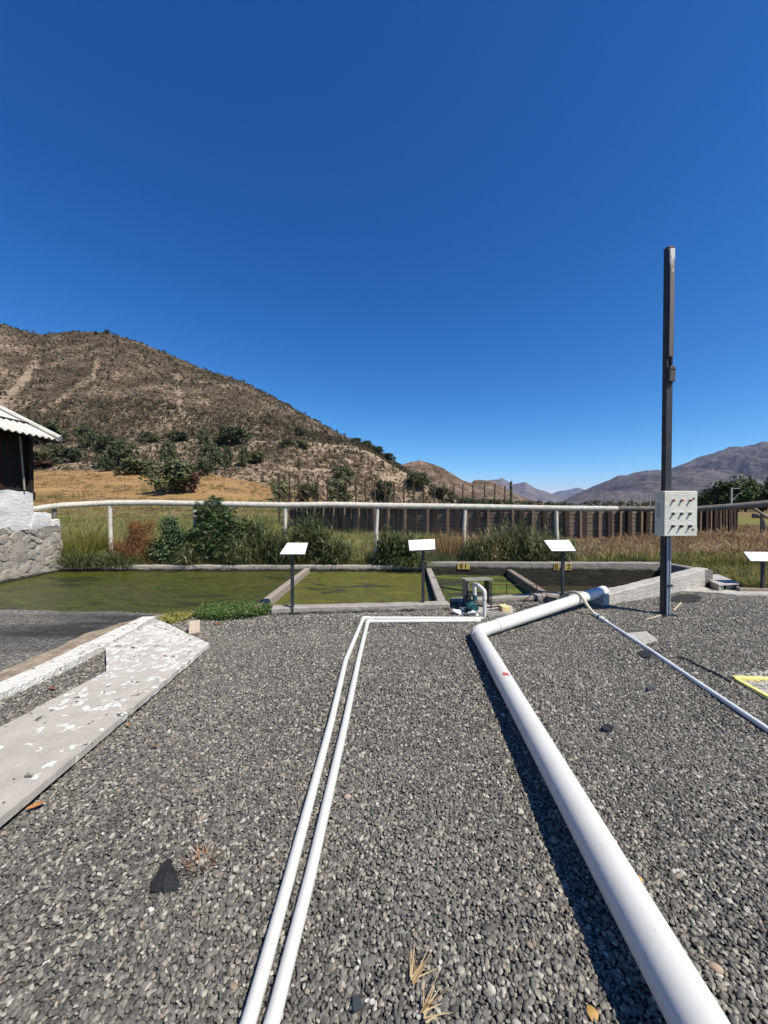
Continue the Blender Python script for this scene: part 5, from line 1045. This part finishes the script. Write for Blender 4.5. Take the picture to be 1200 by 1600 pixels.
T = [(('round', 'dark'), 72, 694, 653, 62, 'dark tree mass rising right behind the hut roof'),
     (('round', 'dark'), 138, 699, 658, 32, 'dark upright tree between hut roof and large round bush'),
     (('wide', 'dark'), 115, 723, 696, 36, 'dark green low bush left of the large round tree'),
     (('round', 'dark'), 180, 730, 672, 58, 'large round dark tree at the foot of the brown hill'),
     (('round', 'dark'), 166, 736, 712, 26, 'small dark bush in front of the large round tree'),
     (('wide', 'olive'), 222, 741, 713, 62, 'yellowish olive bush between the large round tree and the twin trunk tree'),
     (('wide', 'olive'), 198, 742, 718, 40, 'grey olive bush right of the large round tree'),
     (('round', 'dark'), 263, 728, 684, 26, 'narrow dark tree behind the twin trunk tree'),
     (('wide', 'dark'), 268, 771, 718, 74, 'broad dark tree standing in the orange field'),
     (('wide', 'red'), 298, 770, 728, 38, 'reddish brown bush against the broad tree in the orange field'),
     (('round', 'dark'), 237, 692, 672, 25, 'small round bush on the terrace line left of centre hill'),
     (('wide', 'dark'), 276, 690, 671, 42, 'wide dark bush on the hill terrace above the twin trunk tree'),
     (('round', 'dark'), 319, 694, 668, 22, 'small upright bush at the terrace left of the big terrace tree'),
     (('wide', 'dark'), 362, 696, 662, 60, 'big dark tree on the terrace of the hill'),
     (('round', 'dark'), 333, 736, 682, 38, 'tall dark tree below the big terrace tree'),
     (('round', 'dark'), 357, 730, 690, 17, 'slim dark tree below the terrace, left of a twin'),
     (('round', 'dark'), 379, 730, 690, 17, 'slim dark tree below the terrace, right of its twin'),
     (('wide', 'dark'), 318, 744, 712, 34, 'dark bush on the slope under the tall terrace tree'),
     (('wide', 'olive'), 60, 728, 700, 70, 'olive bushes just right of the hut wall'),
     (('wide', 'red'), 66, 731, 716, 60, 'low reddish bush beside the hut wall'),
     (('wide', 'olive'), 85, 716, 690, 46, 'olive bush between hut roof corner and dark low bush'),
     (('round', 'dark'), 469, 682, 667, 14, 'single small round bush high on the hill slope'),
     (('wide', 'dark'), 447, 698, 686, 20, 'dark bush on the pale hill track, left one'),
     (('wide', 'olive'), 474, 699, 686, 24, 'lighter olive bush on the pale hill track'),
     (('round', 'dark'), 540, 752, 728, 30, 'dark bush on the pale cutting behind the tall poles'),
     (('wide', 'olive'), 530, 786, 744, 50, 'grey olive bush mass behind the tall poles'),
     (('round', 'dark'), 601, 784, 751, 28, 'dark round bush low behind the tall poles'),
     (('wide', 'dark'), 650, 764, 737, 42, 'dark tree clump on the pale cutting right of the tall poles start'),
     (('wide', 'olive'), 440, 784, 752, 40, 'olive bush at the left end of the tall poles'),
     (('wide', 'olive'), 480, 784, 755, 46, 'grey bush behind the braced tall poles'),
     (('wide', 'olive'), 400, 724, 702, 36, 'olive bush on the slope right of the slim twin trees'),
     (('round', 'dark'), 168, 522, 514, 8, 'tiny lone tree on the hill crest'),
     (('wide', 'dark'), 150, 523, 518, 9, 'tiny flat bush on the hill crest'),
     (('wide', 'dark'), 555, 693, 684, 20, 'dark bush on the falling ridge line, uppermost'),
     (('wide', 'dark'), 572, 700, 688, 18, 'dark bush on the falling ridge line, second'),
     (('wide', 'dark'), 590, 709, 697, 20, 'dark bush on the falling ridge line, third'),
     (('wide', 'dark'), 606, 719, 708, 20, 'dark bush on the falling ridge line, lowest'),
     (('wide', 'olive'), 690, 778, 760, 44, 'olive bush mass at the end of the pale cutting'),
     (('wide', 'dark'), 730, 782, 766, 40, 'dark bush mass under the far hill'),
     (('wide', 'olive'), 775, 785, 770, 40, 'grey olive bushes left of the cypress')]
for t_ in T: plant(*t_)
plant(('narrow', 'dark'), 798, 790, 752, 11, 'slim dark cypress at the end of the pole row', Y=120)
plant(('wide', 'green'), 1142, 792, 751, 62, 'broad green tree left of the catenary mast', Y=95)
plant(('round', 'green'), 1190, 792, 744, 74, 'tallest green tree at the right edge', Y=92)
plant(('wide', 'green'), 1103, 792, 766, 40, 'low green tree just right of the control box', Y=105)
plant(('round', 'green'), 1250, 792, 748, 60, 'green tree beyond the right edge of the row', Y=94)
plant(('wide', 'green'), 1165, 792, 757, 46, 'green tree between the broad tree and the tallest tree', Y=100)
# scrub on the hillside: stuff
n = 95000; ii = RNG.integers(0, A_.shape[0] - 1, n); jj = RNG.integers(0, A_.shape[1] - 1, n); fa, fy = RNG.random(n), RNG.random(n)
a_ = A_[ii, jj] + fa * (aa[1] - aa[0]); y_ = Y_[ii, jj] + fy * 1.8; bb = bare[ii, jj]; kp = (RNG.random(n) < np.clip(1.1 - bb * .85, .06, 1) * np.clip(y_ / 420, .3, 1)) & (y_ < 560) & (a_ > -1.5)
hz_, q1, q2, q3 = hill1(a_, y_); kp &= (hz_ > gnd(a_ * y_, y_) - .2); a_, y_, hz_ = a_[kp], y_[kp], hz_[kp]
sp_c = protos('scrub_kinds', [crown('scrub', 'wide', 6, 46, .17, TM['scrub'], 200 + i) for i in range(4)] + [crown('scrub', 'wide', 6, 46, .17, TM['olive'], 210)])
m_ = len(a_); s_ = np.exp(RNG.normal(.42, .42, m_)) * np.interp(y_, [150, 260, 480], [.62, .95, 1.15])
o = scatter('hill_scrub', np.stack([a_ * y_, y_, hz_ - .1 * s_], -1), s_, np.stack([np.zeros(m_), np.zeros(m_), RNG.uniform(0, 6.28, m_)], -1), sp_c); print('scrub', m_)
# tree line across the valley: stuff
n = 420; px = RNG.uniform(800, 1120, n); Yt = RNG.uniform(420, 900, n); X = (px - 600) / F * Yt
kk = (RNG.random(n) < np.interp(px, [800, 830, 860, 900, 1040, 1120], [1, .9, .7, .35, .5, 1])); X, Yt = X[kk], Yt[kk]
tl = protos('far_tree_kinds', [crown('far_tree', 'round', 8, 120, .12, TM['dark'], 300 + i) for i in range(3)])
o = scatter('tree_line', np.stack([X, Yt, np.zeros(len(X))], -1), RNG.uniform(3, 9, len(X)), np.stack([np.zeros(len(X)), np.zeros(len(X)), RNG.uniform(0, 6, len(X))], -1), tl)
n = 700; px = RNG.uniform(640, 800, n); Yt = RNG.uniform(300, 420, n); X = (px - 600) / F * Yt
o = scatter('valley_scrub', np.stack([X, Yt, np.zeros(n) + RNG.uniform(-1, 1.5, n) + np.interp(px, [640, 800], [5, 0])], -1), RNG.uniform(2, 6, n), np.stack([np.zeros(n), np.zeros(n), RNG.uniform(0, 6, n)], -1), protos('valley_scrub_kinds', [crown('scrub', 'round', 8, 90, .13, TM['olive'], 310), crown('scrub', 'round', 8, 90, .13, TM['dark'], 311)]))
# catenary masts
mm = simple('mast_steel', (.26, .27, .28), (.20, .21, .22), .6, .4)
for x, yt, Y, lb in ((1143, 762, 62, 'tall pale catenary mast with bracket before the green trees'), (977, 771, 140, 'far pale mast left of the pole, leftmost of a small row'), (991, 769, 150, 'far mast with crossarm, second of a small row'), (1000, 773, 155, 'far pale mast, third of a small row'), (1016, 772, 120, 'far pale mast nearest the control box')):
    t_ = D(x, yt, Y); o = empty('catenary_mast', (t_.x, t_.y, 0)); tag(o, lb, 'mast'); w = .11 if Y < 70 else .13
    MB().bx(t_.x - w, t_.x + w, Y - w, Y + w, -.2, t_.z).build('mast', mm, o)
    if Y < 70 or x == 991: MB().tube([(t_.x - (0 if Y < 70 else .9), Y, t_.z - .1), (t_.x + (.022 * Y if Y < 70 else .9), Y, t_.z - .15)], w * .5, 6).build('arm', mm, o)
    if Y < 70: MB().tube([(t_.x, Y, t_.z - 2.2), (t_.x + .02 * Y, Y, t_.z - .9)], w * .4, 6).build('strut', mm, o)

# ================================================================== LIGHT, AIR, CAMERA
EL, AZ = R(53), R(130)               # sun high, behind the right shoulder
W = bpy.data.worlds.new('World'); S.world = W; W.use_nodes = True; nt = W.node_tree; bg = nt.nodes['Background']
sk = nt.nodes.new('ShaderNodeTexSky'); sk.sky_type = 'NISHITA'; sk.sun_disc = False; sk.sun_elevation = EL; sk.sun_rotation = AZ; sk.altitude = 3000; sk.air_density = 1.0; sk.dust_density = .12; sk.ozone_density = 10
sr_ = nt.nodes.new('ShaderNodeSeparateColor'); cb_ = nt.nodes.new('ShaderNodeCombineColor'); nt.links.new(sk.outputs[0], sr_.inputs[0])
for i, (k, g_) in enumerate(((.833, 2.15), (1.155, 1.38), (1.72, .985))):      # deep, dry mountain-air blue
    pw_, ml_ = nt.nodes.new('ShaderNodeMath'), nt.nodes.new('ShaderNodeMath'); pw_.operation = 'POWER'; ml_.operation = 'MULTIPLY'; pw_.inputs[1].default_value = g_; ml_.inputs[1].default_value = k
    nt.links.new(sr_.outputs[i], pw_.inputs[0]); nt.links.new(pw_.outputs[0], ml_.inputs[0]); nt.links.new(ml_.outputs[0], cb_.inputs[i])
nt.links.new(cb_.outputs[0], bg.inputs[0]); bg.inputs[1].default_value = .073
sd_ = bpy.data.lights.new('sun', 'SUN'); sd_.energy = 4.8; sd_.angle = R(.5); sd_.color = (1, .915, .78); so = bpy.data.objects.new('sun', sd_); COL.objects.link(so)
dirv = Vector((math.sin(AZ) * math.cos(EL), math.cos(AZ) * math.cos(EL), math.sin(EL))); so.rotation_euler = (-dirv).to_track_quat('-Z', 'Y').to_euler(); so.location = (8, -8, 12)
HAZE = 1
if HAZE:
    hb = MB().bx(-22000, 22000, -50, 32000, -400, 1500).build('haze'); t = bpy.data.materials.new('valley_haze'); t.use_nodes = True; q = t.node_tree; q.nodes.clear(); ou = q.nodes.new('ShaderNodeOutputMaterial'); pv = q.nodes.new('ShaderNodeVolumePrincipled')
    pv.inputs['Color'].default_value = (.30, .55, 1, 1); pv.inputs['Density'].default_value = 2.2e-5; pv.inputs['Anisotropy'].default_value = .2; q.links.new(pv.outputs[0], ou.inputs['Volume']); hb.data.materials.append(t); hb['kind'] = 'stuff'
cam = bpy.data.cameras.new('camera'); co = bpy.data.objects.new('camera', cam); COL.objects.link(co); S.camera = co
co.location = (0, 0, HC); co.rotation_euler = (R(90) - PITCH, 0, 0); cam.sensor_fit = 'VERTICAL'; cam.sensor_height = 36; cam.sensor_width = 36; cam.lens = F / 1600 * 36; cam.clip_start = .05; cam.clip_end = 60000
S.view_settings.view_transform = 'Standard'; S.view_settings.look = 'None'; S.view_settings.gamma = 1; S.view_settings.exposure = .45
S.cycles.use_denoising = True; S.cycles.max_bounces = 6; S.cycles.diffuse_bounces = 3; S.cycles.volume_bounces = 0; S.cycles.transparent_max_bounces = 4
